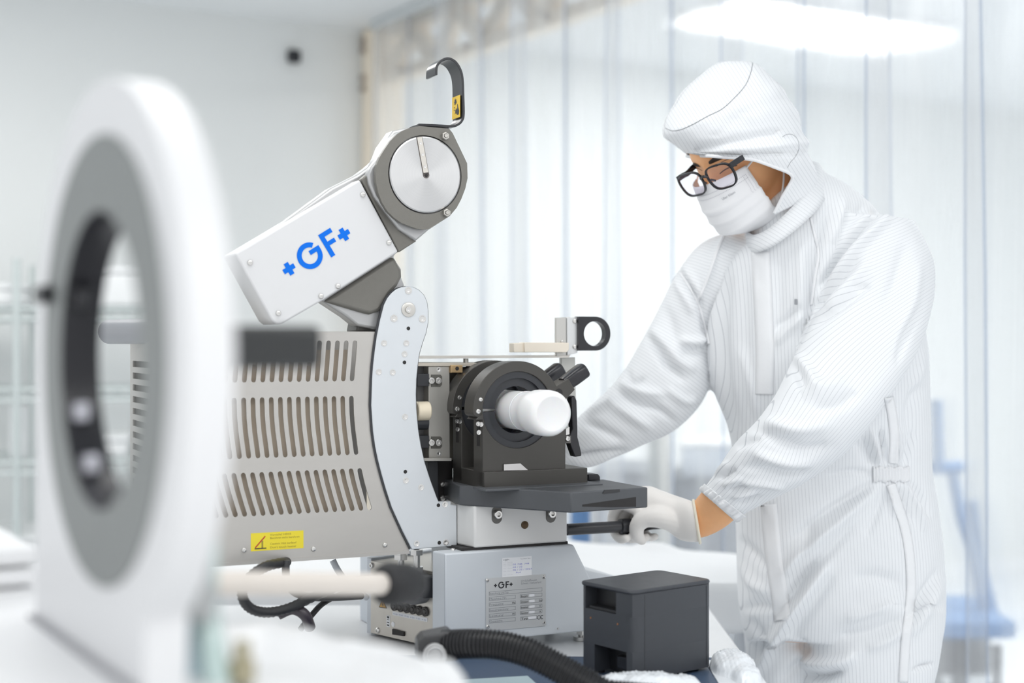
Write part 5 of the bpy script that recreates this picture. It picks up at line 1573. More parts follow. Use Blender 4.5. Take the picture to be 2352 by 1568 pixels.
# ---------------------------------------------------------------- hands
rodc = lambda px: ha + hd_ * ((px - 1302) / (1530 - 1302) * (hb - ha).length)
def chain(g, pts, rads, n=5, seg=14):
    pp = smoothpath(pts, n)
    rr = []
    m = len(pts) - 1
    for i in range(len(pp)):
        t = i / n; k = min(int(t), m - 1); f = t - k
        rr.append(rads[k] + (rads[k + 1] - rads[k]) * f)
    g.tube(pp, rr, seg)
    for e, r_ in ((pp[0], rr[0]), (pp[-1], rr[-1])):
        g.lathe([(-r_ * math.cos(PI * i / 8), max(1e-5, r_ * math.sin(PI * i / 8))) for i in range(9)], e, (pp[-1] - pp[-2]), 14, caps=False)
def left_hand(g, k=1.0):
    up = Vector((0, 0, 1)); aw = (Vector((0, 1, 0)) - hd_ * hd_.y).normalized()
    def around(px, ang, r_): c = rodc(px); return c + (up * math.sin(R(ang)) - aw * math.cos(R(ang))) * r_
    # fingers wrap over the rod: up and over, down the far side, under it
    for px, r_, m_ in ((1424, .0092, .0), (1447, .0096, .002), (1470, .0092, .001), (1491, .0080, -.002)):
        chain(g, [around(px + 26, 62, .034 + m_), around(px + 6, 100, .036 + m_), around(px, 150, .0285), around(px - 1, 205, .0215), around(px + 1, 262, .0205), around(px + 6, 296, .0210)],
              [r_ * 1.2 * k, r_ * 1.1 * k, r_ * 1.0 * k, r_ * .95 * k, r_ * .9 * k, r_ * .8 * k])
    Yn = rodc(1470).y
    # thumb down the near side
    chain(g, [P(1552, 1194, Yn - .030), P(1516, 1186, Yn - .034), P(1482, 1190, Yn - .031), P(1464, 1207, Yn - .027), P(1463, 1227, Yn - .022), P(1474, 1240, Yn - .012)], [.022 * k, .0195 * k, .0160 * k, .0132 * k, .0118 * k, .0085 * k])
    # palm
    L_ = Loft([((1424, 1142), (1452, 1172), Yn + .004, .020 * k), ((1452, 1122), (1478, 1184), Yn - .004, .024 * k), ((1490, 1116), (1512, 1200), Yn - .008, .027 * k), ((1520, 1126), (1538, 1222), Yn - .014, .028 * k), ((1550, 1137), (1562, 1239), Yn - .022, .029 * k), ((1577, 1146), (1588, 1244), Yn - .040, .029 * k), ((1592, 1152), (1606, 1243), Yn - .048, .0285 * k)], 6, 40, scale=k, e=2.1)
    L_.add(g)
def right_hand(g, k=1.0):
    w = P(1262, 1058, 2.47); d = (P(1215, 1090, 2.45) - w).normalized(); up = Vector((0, 0, 1)); sd = d.cross(up).normalized(); up = sd.cross(d)
    L_ = [w, w + d * .03, w + d * .06, w + d * .088]
    chain(g, L_, [.026 * k, .029 * k, .031 * k, .026 * k])
    for i, (o, r_) in enumerate(((-.027, .0088), (-.009, .0094), (.009, .0092), (.027, .008))):
        b = w + d * .085 + sd * o
        chain(g, [b - d * .02, b + d * .02, b + d * .035 - up * .02, b + d * .02 - up * .042, b + d * .002 - up * .045], [r_ * 1.15 * k, r_ * k, r_ * .95 * k, r_ * .9 * k, r_ * .8 * k])
    b = w + d * .03 - sd * .03
    chain(g, [b, b + d * .03 - sd * .014 - up * .012, b + d * .05 - sd * .006 - up * .03, b + d * .056 + sd * .006 - up * .042], [.014 * k, .012 * k, .0105 * k, .009 * k])

# ---------------------------------------------------------------- body: one continuous skin
g = G()
g.grid(headrows, closed=True, caps=True)
def inner(R_, k): return [(l, r_, Y, d * k, *q) for (l, r_, Y, d, *q) in R_]
Loft([((1690, 400), (1800, 300), 2.44, .055), ((1712, 470), (1830, 375), 2.45, .056), ((1730, 540), (1850, 430), 2.455, .06)], 5, 40).add(g)
for R_, k in ((TORSO, .82), (LEG_R, .80), (LEG_L, .80)): Loft(R_, 5, 48, scale=k).add(g)
Loft(SLV_R, 5, 40, scale=.70).add(g)
Loft(SLV_L[:-2], 5, 40, scale=.66).add(g)
Loft([((1668, 1070), (1780, 1122), 2.27, .034), ((1640, 1092), (1716, 1160), 2.279, .031), ((1618, 1122), (1682, 1196), 2.292, .028), ((1602, 1142), (1648, 1220), 2.310, .0255), ((1588, 1156), (1610, 1234), 2.325, .0235), ((1566, 1160), (1580, 1226), 2.332, .020)], 6, 40).add(g)
left_hand(g, .78); right_hand(g, .80)
for cx, cy, yy in ((1806, 2380, 2.52), (1995, 2370, 2.42)):
    p_ = P(cx, cy, yy); chain(g, [Vector((p_.x, yy, .10)), Vector((p_.x - .02, yy - .01, .05)), Vector((p_.x - .12, yy - .06, .035))], [.045, .042, .032])
me = remesh(g, 'body', .0042, 2, .4)
body = finish(me, 'body', M_skin, PR)

# eyebrows, lashes
def hsurf(x, z, off=.001):
    """Point on the face at head coordinates x, z."""
    zz = max(-.999, min(.999, z / .116)); th = math.acos(zz); s = max(1e-4, math.sin(th))
    ph = math.asin(max(-1, min(1, x / (.074 * s))))
    return headpt(th, ph) + HFv * off
for sgn in (-1, 1):
    g = G()
    rr = []
    for i in range(9):
        t = i / 8; x = sgn * (.012 + .036 * t); z = .0135 + .006 * math.sin(PI * min(1, t * .8 + .15)) - .004 * t
        hgt = .0048 * math.sin(PI * (.14 + .82 * t)) ** .7
        rr.append([hsurf(x, z - hgt, .0004), hsurf(x, z - hgt * .3, .0026), hsurf(x, z + hgt, .0004)])
    g.grid(rr); g.build('eyebrow', M_hair, body, smooth=60)
    g = G(); g.tube([hsurf(sgn * (.017 + .028 * i / 8), -.006 + .003 * math.sin(PI * i / 8) - .002, .0010) for i in range(9)], .0007, 6); g.build('eyelashes', M_hair, body)
    g = G(); g.tube([hsurf(sgn * (.017 + .028 * i / 8), .0055 + .003 * math.sin(PI * i / 8), .0006) for i in range(9)], .0007, 6); g.build('eyelid_crease', mat('crease_skin', (.34, .19, .12), .6), body)

# ---------------------------------------------------------------- coverall
lofts = [Loft(TORSO, 8, 96), Loft(SLV_L, 8, 72), Loft(SLV_R, 8, 72, stripe='along'), Loft(LEG_R, 6, 64), Loft(LEG_L, 6, 64)]
g = G()
for L_ in lofts: L_.add(g)
me = remesh(g, 'coverall', .0040, 6, .5)
nv = len(me.vertices)
co = np.empty(nv * 3); me.vertices.foreach_get('co', co); co = co.reshape(-1, 3)
for L_ in lofts: L_.bvh()
# each face belongs to its nearest source tube; the cloth of each tube is cut with its own stripe direction
npoly = len(me.polygons)
own = np.zeros(nv, dtype=int)
for n_, v in enumerate(co):
    p = Vector(v); best = None
    for i, L_ in enumerate(lofts):
        d = L_.tree.find_nearest(p)[3] + (.004 if i == 0 else 0)
        if best is None or d < best[1]: best = (i, d)
    own[n_] = best[0]
def cut(k):
    """Stripe coordinate of every vertex if it belonged to panel k: lines turn gently along the limb."""
    if k in (0, 3, 4):
        return co[:, 0] + .04 * (co[:, 2] - 1.0)
    if k == 1: keys = [(P(2000, 520, 2.42), 12), (P(1990, 680, 2.38), 34), (P(1910, 880, 2.26), 46), (P(1720, 1090, 2.27), 58)]
    else: keys = [(P(1640, 590, 2.51), -16), (P(1570, 740, 2.52), -26), (P(1500, 880, 2.50), -42), (P(1360, 1010, 2.49), -54)]
    c = np.array([[a[0].x, a[0].z] for a in keys]); an = np.radians([a[1] for a in keys])
    xz = co[:, [0, 2]]
    w = np.stack([1 / (((xz - q) ** 2).sum(1) + .02) ** 1.1 for q in c], 1); w /= w.sum(1)[:, None]
    ang = (w * an).sum(1)
    mid = c[1] * .5 + c[2] * .5
    return -(xz[:, 0] - mid[0]) * np.sin(ang) + (xz[:, 1] - mid[1]) * np.cos(ang)
S_ = np.stack([cut(k) for k in range(5)], 0)
lv = np.empty(len(me.loops), dtype=np.int32); me.loops.foreach_get('vertex_index', lv)
ls = np.empty(npoly, dtype=np.int32); me.polygons.foreach_get('loop_start', ls)
lt_ = np.empty(npoly, dtype=np.int32); me.polygons.foreach_get('loop_total', lt_)
fo = own[lv[ls]]
lo = np.repeat(fo, lt_)
corner = S_[lo, lv]
# ---- folds: strokes traced on the cloth, pushed in or out along the surface normal
nrm = np.empty(nv * 3); me.vertices.foreach_get('normal', nrm); nrm = nrm.reshape(-1, 3)
proj = np.stack([1176 + FPX * co[:, 0] / co[:, 1], 784 - FPX * (co[:, 2] - CAMZ) / co[:, 1]], 1)
view = co - np.array([0, 0, CAMZ]); view /= np.linalg.norm(view, axis=1)[:, None]
facing = -(nrm * view).sum(1)
disp = np.zeros(nv)
ANY = (0, 1, 2, 3, 4)
def stroke(pts, w, amp, who=ANY, taper=True):
    """A ridge (amp > 0) or crease (amp < 0), amp in mm, w = half width in pixels."""
    q = np.array([tuple(p) for p in smoothpath([(x, y, 0) for x, y in pts], 6)])[:, :2]
    best = np.full(nv, 1e9); tt = np.zeros(nv)
    x0, y0 = q.min(0) - 4 * w; x1, y1 = q.max(0) + 4 * w
    sel = np.where((proj[:, 0] > x0) & (proj[:, 0] < x1) & (proj[:, 1] > y0) & (proj[:, 1] < y1) & np.isin(own, who) & (facing > 0.0))[0]
    if not len(sel): return
    pp = proj[sel]; bd = np.full(len(sel), 1e9); bt = np.zeros(len(sel))
    n_ = len(q) - 1
    for i in range(n_):
        a, b = q[i], q[i + 1]; d = b - a; l2 = max(1e-9, (d * d).sum())
        t = np.clip(((pp - a) * d).sum(1) / l2, 0, 1)
        c = a + t[:, None] * d
        dd = np.sqrt(((pp - c) ** 2).sum(1)); m_ = dd < bd
        bd[m_] = dd[m_]; bt[m_] = (i + t[m_]) / n_
    f = np.exp(-(bd / w) ** 2)
    if taper: f *= np.sin(PI * np.clip(bt, 0.02, .98)) ** .6
    disp[sel] += amp * .001 * f * np.clip(facing[sel] * 2, 0, 1)
T, SL, SR, LR, LL = (0,), (1,), (2,), (3,), (4,)
TL = (0, 3, 4)
for s_ in [
    # front of the body
    ([(1666, 535), (1645, 585), (1625, 640), (1604, 692)], 7, 3.5, ANY), ([(1680, 545), (1658, 600), (1640, 660), (1628, 720)], 8, -4, T),
    ([(1655, 600), (1646, 680), (1640, 780), (1644, 880), (1662, 960)], 13, 5, T), ([(1676, 640), (1662, 760), (1668, 880), (1685, 980)], 12, -4.5, T),
    ([(1868, 560), (1864, 650), (1856, 740), (1848, 800)], 10, -7, T), ([(1840, 560), (1838, 660), (1830, 760)], 12, 4, T),
    ([(1845, 702), (1812, 730), (1777, 757)], 9, -4, T), ([(1850, 722), (1812, 752), (1780, 790)], 10, 3.5, T),
    ([(1795, 600), (1790, 680), (1785, 760)], 14, -3, T), ([(1715, 600), (1712, 720), (1716, 850), (1722, 960)], 16, -3, T), ([(1700, 800), (1720, 880), (1735, 960)], 12, 3.5, T),
    ([(1730, 585), (1738, 620), (1745, 660)], 8, -3, T),
    # left shoulder and upper arm
    ([(2034, 470), (1988, 515), (1947, 560), (1908, 620), (1880, 662)], 8, -8, ANY), ([(2052, 486), (2005, 530), (1962, 575), (1925, 630), (1892, 680)], 11, 6, ANY),
    ([(1975, 590), (1930, 640), (1895, 680), (1872, 715)], 8, -7, SL), ([(1995, 605), (1945, 660), (1900, 712)], 11, 5, SL), ([(2010, 640), (1950, 690), (1900, 725), (1866, 752)], 9, -5, SL),
    ([(1905, 470), (1890, 520), (1880, 570), (1872, 640)], 8, -5, ANY), ([(1940, 450), (1930, 500), (1905, 560)], 12, 4, ANY), ([(1985, 470), (1960, 500), (1925, 520)], 10, -3, ANY),
    ([(1960, 662), (1985, 655), (1998, 658)], 5, -2.5, SL), ([(2080, 560), (2060, 640), (2030, 700)], 16, -3.5, SL), ([(2110, 600), (2096, 690), (2060, 770)], 14, 4, SL),
    ([(2118, 700), (2085, 760), (2064, 830)], 9, -4, SL),
    # elbow and forearm
    ([(1800, 815), (1830, 852), (1846, 895)], 12, -6, SL), ([(1826, 812), (1862, 862), (1880, 900)], 13, 5, SL), ([(1868, 936), (1920, 928), (1968, 900)], 14, -6, SL), ([(1840, 905), (1890, 892), (1940, 868)], 16, 5, SL),
    ([(1738, 990), (1790, 1010), (1850, 1034), (1902, 1022)], 13, -7, SL), ([(1752, 966), (1830, 986), (1905, 976)], 15, 5.5, SL), ([(1728, 1040), (1795, 1060), (1862, 1062)], 13, 6, SL),
    ([(1708, 1072), (1770, 1082), (1812, 1092), (1852, 1082)], 10, -6, SL), ([(1690, 1030), (1720, 1012), (1745, 1008)], 9, -4, SL), ([(1700, 1110), (1760, 1112), (1800, 1122)], 9, 4.5, SL),
    ([(1642, 1092), (1672, 1060)], 6, 4, SL), ([(1652, 1100), (1690, 1076)], 5, -4, SL), ([(1662, 1116), (1706, 1096)], 6, 4, SL), ([(1672, 1128), (1716, 1116)], 5, -4, SL), ([(1682, 1142), (1735, 1130)], 6, 4, SL), ([(1692, 1160), (1750, 1142)], 6, -4, SL),
    # right sleeve
    ([(1553, 612), (1578, 650), (1602, 692), (1617, 740), (1628, 790)], 7, -5, ANY), ([(1566, 604), (1592, 646), (1612, 684)], 9, 3.5, ANY), ([(1545, 632), (1570, 676), (1592, 720)], 10, 4, SR),
    ([(1479, 768), (1512, 806), (1533, 840), (1570, 872)], 9, -8, SR), ([(1492, 748), (1530, 790), (1562, 830), (1600, 850)], 12, 5, SR), ([(1566, 806), (1596, 808), (1622, 800)], 10, -6, SR), ([(1560, 780), (1600, 786), (1628, 772)], 10, 4.5, SR),
    ([(1425, 880), (1470, 900), (1520, 906)], 11, 5, SR), ([(1412, 898), (1460, 926), (1510, 938), (1556, 974)], 8, -6, SR), ([(1400, 925), (1450, 955), (1500, 985)], 12, 4.5, SR), ([(1530, 890), (1570, 920), (1600, 918)], 10, 4, SR),
    ([(1340, 965), (1380, 985), (1430, 1010)], 10, -4.5, SR), ([(1345, 950), (1395, 930), (1425, 905)], 9, 4, SR), ([(1312, 1046), (1370, 1040), (1440, 1032)], 6, -6, SR), ([(1310, 1062), (1360, 1062), (1410, 1050)], 9, 3.5, SR),
    ([(1440, 850), (1452, 880), (1480, 870)], 8, -4, SR), ([(1520, 700), (1540, 750), (1548, 790)], 13, -3.5, SR),
    # waist gathers
    ([(2008, 1066), (1995, 1035), (1978, 1000)], 6, -5, TL), ([(2034, 1066), (2031, 1030), (2022, 985)], 5, -7, TL), ([(2020, 1066), (2012, 1030), (1998, 985)], 6, 5, TL), ([(2060, 1066), (2066, 1030), (2068, 985)], 6, 5, TL), ([(2078, 1066), (2090, 1030), (2102, 990)], 6, -5, TL),
    ([(2005, 1110), (1955, 1140), (1905, 1172), (1818, 1238)], 10, -6, TL), ([(2012, 1126), (1930, 1195), (1840, 1272), (1800, 1325)], 13, 7, TL), ([(1960, 1205), (1900, 1270), (1842, 1330), (1815, 1376)], 11, -6, TL),
    ([(2040, 1118), (2046, 1150), (2056, 1190)], 6, 5, TL), ([(2062, 1115), (2078, 1150), (2096, 1200)], 6, -5, TL), ([(2092, 1106), (2120, 1145), (2136, 1190)], 7, -4.5, TL), ([(2080, 1112), (2106, 1160), (2122, 1220)], 7, 5, TL), ([(2025, 1115), (2020, 1160), (1990, 1230)], 8, -4, TL),
    ([(2000, 1090), (1960, 1082), (1900, 1090)], 8, -3, TL),
    # hip and thigh
    ([(1900, 1296), (1850, 1365), (1790, 1452), (1732, 1560)], 12, 9, TL), ([(1875, 1290), (1825, 1350), (1765, 1440)], 11, -6, TL), ([(1915, 1320), (1865, 1395), (1812, 1470)], 12, -5, TL),
    ([(1835, 1500), (1872, 1526), (1926, 1522), (1968, 1500)], 14, 10, TL), ([(1845, 1548), (1890, 1552), (1935, 1540)], 10, -10, TL), ([(2154, 1308), (2114, 1377), (2082, 1424)], 10, -6, TL), ([(2160, 1340), (2124, 1405), (2090, 1460)], 13, 5, TL),
    ([(2096, 1540), (2122, 1530), (2146, 1525)], 5, -4, TL), ([(1694, 1235), (1730, 1270), (1764, 1310)], 11, -5, TL), ([(1700, 1290), (1730, 1340), (1762, 1360)], 12, 5, TL), ([(1706, 1400), (1740, 1390), (1780, 1400)], 12, -4, TL), ([(1960, 1330), (2010, 1325), (2070, 1340)], 16, -4, TL), ([(1940, 1420), (2010, 1400), (2070, 1380)], 14, 5, TL), ([(1930, 1460), (2000, 1450), (2070, 1420)], 12, -4.5, TL), ([(1990, 1490), (2040, 1470), (2080, 1440)], 12, 4, TL),
    ([(1720, 1420), (1745, 1460), (1752, 1520)], 10, -5, TL), ([(1800, 1560), (1850, 1500), (1835, 1470)], 9, -5, TL), ([(1860, 1200), (1850, 1260), (1810, 1340)], 14, -3, TL),
    ([(2110, 880), (2090, 940), (2095, 1000)], 12, -4, TL), ([(2125, 800), (2110, 860), (2090, 900)], 12, 4, TL), ([(1960, 1010), (1985, 1040), (2000, 1065)], 9, -4, TL),
]:
    stroke(s_[0], s_[1], s_[2] * 2.1, s_[3])
co2 = co + nrm * disp[:, None]
# broad soft unevenness
nzv = np.array([noise.noise(Vector((x * 9, y * 9, z * 6))) * .0045 + noise.noise(Vector((x * 26, y * 26, z * 15))) * .0011 for x, y, z in co])
co2 += nrm * nzv[:, None]
me.vertices.foreach_set('co', co2.ravel())
me.update()
at = me.attributes.new('stripe', 'FLOAT', 'CORNER'); at.data.foreach_set('value', corner.astype(np.float32))
cov_ = finish(me, 'coverall', M_cloth, PR)
cov_['label'] = 'white coverall with fine grey stripes'
# tree of the finished cloth, used to lay seams on it
cvs = [Vector(v) for v in co2]; cfs = [tuple(p.vertices) for p in me.polygons]
CT = BVHTree.FromPolygons(cvs, cfs)
O_ = Vector((0, 0, CAMZ))
def on_cloth(px, py, tree=None):
    d = ray(px, py).normalized(); h = (tree or CT).ray_cast(O_, d)
    return (h[0], h[1]) if h[0] is not None else (None, None)
def strip(name, pts, wpx, th, m_, parent, n=10, tree=None, pucker=0.0, lift=.0006):
    """A sewn strip lying on the cloth along a traced line."""
    q = [Vector(p) for p in smoothpath([(x, y, 0) for x, y in pts], n)]
    rows = []
    for i, p in enumerate(q):
        t = (q[min(i + 1, len(q) - 1)] - q[max(i - 1, 0)]); t.z = 0; t.normalize(); nn = Vector((-t.y, t.x, 0))
        row = []; ok = True
        for k in (-1, -.5, 0, .5, 1):
            x, y = (p + nn * (wpx * k)).x, (p + nn * (wpx * k)).y
            h, nm = on_cloth(x, y, tree)
            if h is None: ok = False; break
            if nm.dot(ray(px=x, py=y)) > 0: nm = -nm
            lift_ = lift + (th if abs(k) < 1 else 0) + pucker * (1 + math.sin(i * 2.4 + k)) * (1 - abs(k) * .6)
            row.append(h + nm * lift_)
        if ok: rows.append(row)
    if len(rows) < 2: return None
    g = G(); g.grid(rows); o = g.build(name, m_, parent, smooth=0, solid=.0005)
    o.data.polygons.foreach_set('use_smooth', [True] * len(o.data.polygons))
    return o
strip('zip_placket', [(1746, 578), (1752, 680), (1757, 800), (1757, 850), (1756, 905)], 21, .0010, M_seam, cov_, pucker=.0003)
strip('zip_placket', [(1766, 1158), (1772, 1230), (1780, 1300), (1790, 1360), (1797, 1425)], 19, .0010, M_seam, cov_, pucker=.0003)
for q in ([(1668, 527), (1645, 582), (1625, 640), (1603, 692)], [(1554, 614), (1578, 650), (1602, 692), (1618, 742), (1628, 790)],
          [(1862, 500), (1871, 540), (1880, 585), (1872, 640), (1864, 700)]):
    strip('sleeve_seam', q, 3.2, .0012, M_seam, cov_)
strip('side_seam', [(2041, 912), (2050, 960), (2054, 1010), (2052, 1064)], 11, .0006, M_seam, cov_, pucker=.0010)
strip('side_seam', [(2046, 1112), (2066, 1170), (2084, 1240), (2092, 1320), (2090, 1390), (2080, 1470), (2074, 1566)], 11, .0006, M_seam, cov_, pucker=.0010)
# gathered elastic at the waist
rows = []
g = G()
for j in range(9):
    row = []
    for i in range(61):
        px, py = 2004 + 84 * i / 60, 1071 + 36 * j / 8 + 2 * math.sin(i * .4)
        h, nm = on_cloth(px, py)
        if nm.dot(ray(px, py)) > 0: nm = -nm
        row.append(h + nm * (.0028 * (1 if 0 < j < 8 else .2) + .0022 * math.sin(i * 1.25 + .3 * math.sin(j))))
    rows.append(row)
g.grid(rows); o = g.build('waist_elastic', M_seam, cov_, smooth=0, solid=.0008); o.data.polygons.foreach_set('use_smooth', [True] * len(o.data.polygons))
# pen clip in the chest pocket
h, nm = on_cloth(1828, 693)
g = G(); d = UX * .3 + UZ
g.box(h - ray(1828, 693) * .003, .0042, .003, .009, 0.2); g.build('pen_clip', M_inkg, cov_, bevel=.0005)

# elastic cuff at the left wrist
g = G()
cA = Loft([((1622, 1114), (1708, 1182), 2.282, .038), ((1617, 1120), (1700, 1187), 2.284, .0365), ((1613, 1125), (1692, 1192), 2.286, .0355), ((1612, 1129), (1687, 1194), 2.287, .031)], 5, 96)
rows = []
for i, row in enumerate(cA.rows):
    c = sum(row, Vector()) / len(row)
    rows.append([c + (p - c) * (1 + (.09 * math.sin(k * 2 * PI / 96 * 21 + .8 * math.sin(k * .9) + i * .12) + .03 * math.sin(k * 1.1)) * (1 if i > 4 else .7)) for k, p in enumerate(row)])
g.grid(rows, closed=True); o = g.build('elastic_cuff', M_seam, cov_, smooth=0, solid=.002); o.data.polygons.foreach_set('use_smooth', [True] * len(o.data.polygons))

# ---------------------------------------------------------------- stand-up collar
crow = []
CK = [((1716, 524), (1862, 378), 2.425, .080, 14, 42), ((1714, 538), (1882, 384), 2.428, .088, 10, 46), ((1716, 552), (1894, 404), 2.432, .096, 6, 48), ((1722, 560), (1904, 420), 2.436, .102, 4, 46)]
for (l, r_, Y, d, ox, oy) in CK:
    C_ = P((l[0] + r_[0]) / 2, (l[1] + r_[1]) / 2, Y); a = (P(*r_, Y) - P(*l, Y)) / 2
    nearp = P((l[0] + r_[0]) / 2 + ox, (l[1] + r_[1]) / 2 + oy, Y - d); b = nearp - C_
    row = []
    for k in range(88):
        th = 2 * PI * k / 88 + PI / 2; c_, s2 = math.cos(th), -math.sin(th)
        row.append(C_ + a * math.copysign(abs(c_) ** .85, c_) + b * math.copysign(abs(s2) ** .85, s2) * (1 if s2 > 0 else .8))
    crow.append(row)
g = G(); g.grid(crow, closed=True); col_ = g.build('collar', M_cloth, cov_, smooth=0, solid=.004)
col_.data.polygons.foreach_set('use_smooth', [True] * len(col_.data.polygons))
a_ = col_.data.attributes.new('stripe', 'FLOAT', 'POINT'); a_.data.foreach_set('value', [(x.z * .80 + x.x * .60) for x in [p for r_ in crow for p in r_]])

# ---------------------------------------------------------------- hood
HROWS = [  # y-ordered slices: left point, right point, depth, opening x on the near side (None = closed)
 ((1672, 141), (1704, 141), .018, None), ((1642, 151), (1736, 150), .052, None), ((1597, 185), (1772, 184), .085, None), ((1559, 228), (1802, 226), .104, None), ((1534, 272), (1824, 258), .112, None),
 ((1528, 296), (1834, 290), .115, None), ((1535, 316), (1839, 312), .115, None), ((1558, 336), (1842, 330), .114, None), ((1578, 350), (1844, 342), .112, None)]
HOPEN = [((1578, 358), (1846, 350), .111, 1600), ((1582, 364), (1848, 356), .110, 1650), ((1590, 372), (1850, 360), .110, 1698), ((1596, 388), (1853, 366), .108, 1727), ((1604, 410), (1858, 376), .103, 1757), ((1620, 430), (1862, 386), .096, 1783), ((1640, 450), (1868, 396), .087, 1796), ((1660, 474), (1872, 408), .079, 1790), ((1684, 500), (1874, 424), .072, 1776), ((1706, 528), (1876, 446), .066, 1760)]
hoodY = 2.415; HE = 2.5
def dense(K, n):
    K = [np.array([*a, *b, d, -1 if o is None else o], float) for a, b, d, o in K]; D = []
    for i in range(len(K) - 1):
        a = K[max(i - 1, 0)]; b = K[i]; c = K[i + 1]; d = K[min(i + 2, len(K) - 1)]
        for k in range(n): D.append(cr(a, b, c, d, k / n))
    D.append(K[-1]); return D
NA = 96
def hring(q, th0, th1):
    A_, B_ = P(q[0], q[1], hoodY), P(q[2], q[3], hoodY); C_ = (A_ + B_) / 2; a = (B_ - A_) / 2
    dirv = Vector((C_.x, C_.y, C_.z - CAMZ)).normalized(); b = dirv - a.normalized() * dirv.dot(a.normalized()); b = b.normalized() * q[4]
    out = []
    for k in range(NA + 1):
        th = th0 + (th1 - th0) * k / NA
        ct, st_ = math.cos(th), math.sin(th)
        out.append(C_ + a * math.copysign(abs(ct) ** (2 / HE), ct) - b * math.copysign(abs(st_) ** (2 / HE), st_))      # th: pi = left end, pi/2 = near side, 0 = right end
    return out
rows = []
KC = HROWS
for q in dense([(a, b, d, None) for a, b, d, o in KC], 6): rows.append(hring(q, PI, -PI))
for q in dense(HOPEN, 6):
    xo = q[5]; lx, rx = q[0], q[2]
    c_ = (lx + rx) / 2; h_ = (rx - lx) / 2
    t = max(-1, min(1, (xo - c_) / h_)); near = math.acos(math.copysign(abs(t) ** (HE / 2), t))
    farx = lx + (xo - lx) * .62; t2 = max(-1, min(1, (farx - c_) / h_)); far = -math.acos(math.copysign(abs(t2) ** (HE / 2), t2))
    rows.append(hring(q, near, far))
# soft creases of the hood
nr = []
for i, row in enumerate(rows):
    c = sum(row, Vector()) / len(row); n_ = []
    for p in row:
        d = (p - c).normalized(); px, py = PX(p)
        a = .0030 * noise.noise(Vector((p.x * 16, p.y * 16, p.z * 30))) + .0014 * noise.noise(Vector((p.x * 50, p.y * 50, p.z * 60)))
        a += .0060 * math.exp(-(((py - 345) - (px - 1700) * -.12) / 10) ** 2) * (1 if px > 1590 else .3)
        a -= .0062 * math.exp(-(((py - 322) - (px - 1700) * -.20) / 9) ** 2) * (1 if 1600 < px < 1790 else 0)
        a += .0040 * math.exp(-(((py - 284) - (px - 1600) * -.40) / 16) ** 2) - .0030 * math.exp(-(((py - 262) - (px - 1700) * -.9) / 7) ** 2) * (1 if 1640 < px < 1730 else 0)
        n_.append(p + d * a)
    nr.append(n_)
g = G(); g.grid(nr)
hood = g.build('hood', M_cloth, PR, smooth=0, solid=.002)
hood['label'] = 'white striped hood with a curved seam'
hood.data.polygons.foreach_set('use_smooth', [True] * len(hood.data.polygons))
hv = [p for r_ in nr for p in r_]
sv = []
for p in hv:
    px, py = PX(p); sv.append(((px * .839 - (py) * .545) / 1370.0))
a_ = hood.data.attributes.new('stripe', 'FLOAT', 'POINT'); a_.data.foreach_set('value', sv)
HT = BVHTree.FromPolygons(hv, g.f)
# rim of the face opening and the seams
rim = [nr[len(dense(HROWS, 6)) + i] for i in range(len(dense(HOPEN, 6)))]
edge = [r_[-1] for r_ in rim][::-1] + [r_[0] for r_ in rim]
g = G(); g.tube(smoothpath(edge[::3], 4), .0028, 10); g.build('hood_rim', M_seam, hood)
M_thread = mat('seam_thread', (.42, .43, .45), .6)
strip('hood_seam', [(1530, 294), (1545, 300), (1566, 297), (1592, 286), (1625, 268), (1660, 250), (1690, 222), (1712, 196), (1724, 168), (1728, 146)], .55, .0008, M_thread, hood, tree=HT, pucker=.0004)
strip('hood_seam', [(1796, 315), (1806, 309), (1820, 310), (1831, 322), (1834, 340), (1826, 360), (1815, 372), (1808, 385)], .5, .0006, M_thread, hood, tree=HT)

# ---------------------------------------------------------------- face mask
g = G(); rows = []
NM, NP = 34, 40
def maskpt(t, s):
    """t: 0 top edge .. 1 under the chin, s: -1..1 across."""
    z = -.024 - .090 * t
    half = R(53 + 4 * t)
    ph = s * half
    wid = .0745 + .004 * math.sin(PI * t)
    x = wid * math.sin(ph)
    y = .094 * math.cos(ph) * (1.0 - .04 * t)
    bul = math.cos(ph) ** 2
    y += bul * (.030 * math.sin(PI * min(1, .22 + t * .66)) ** .8 + .004) + .006
    if t > .8: y -= (t - .8) * .16 * bul
    z += .014 * (1 - t) * (1 - bul) * .6 + (.016 * bul * (1 - t) ** 3) - .012 * bul * t
    for k in (.36, .56, .76):      # pleats, fuller near the middle
        q = (t - k) / .035
        y += .0026 * math.exp(-q * q) * (.35 + .65 * bul) - .0016 * math.exp(-((t - k - .05) / .03) ** 2)
    return HL(x, y, z)
for i in range(NM + 1):
    rows.append([maskpt(i / NM, -1 + 2 * k / NP) for k in range(NP + 1)])
g.grid(rows); mk = g.build('face_mask', M_mask, PR, smooth=0, solid=.0016); mk.data.polygons.foreach_set('use_smooth', [True] * len(mk.data.polygons))
mk['label'] = 'pleated white face mask'
for s_ in (1, -1):
    for t0, e_ in ((.04, (.0775, -.008, .008)), (.92, (.070, -.006, -.040))):
        p0 = maskpt(t0, s_ * .98); p1 = HL(s_ * e_[0], e_[1], e_[2])
        m_ = (p0 + p1) / 2 + HR * s_ * .006
        g = G(); g.tube(smoothpath([p0, m_, p1], 6), .0016, 8); g.build('ear_loop', M_mask, mk)
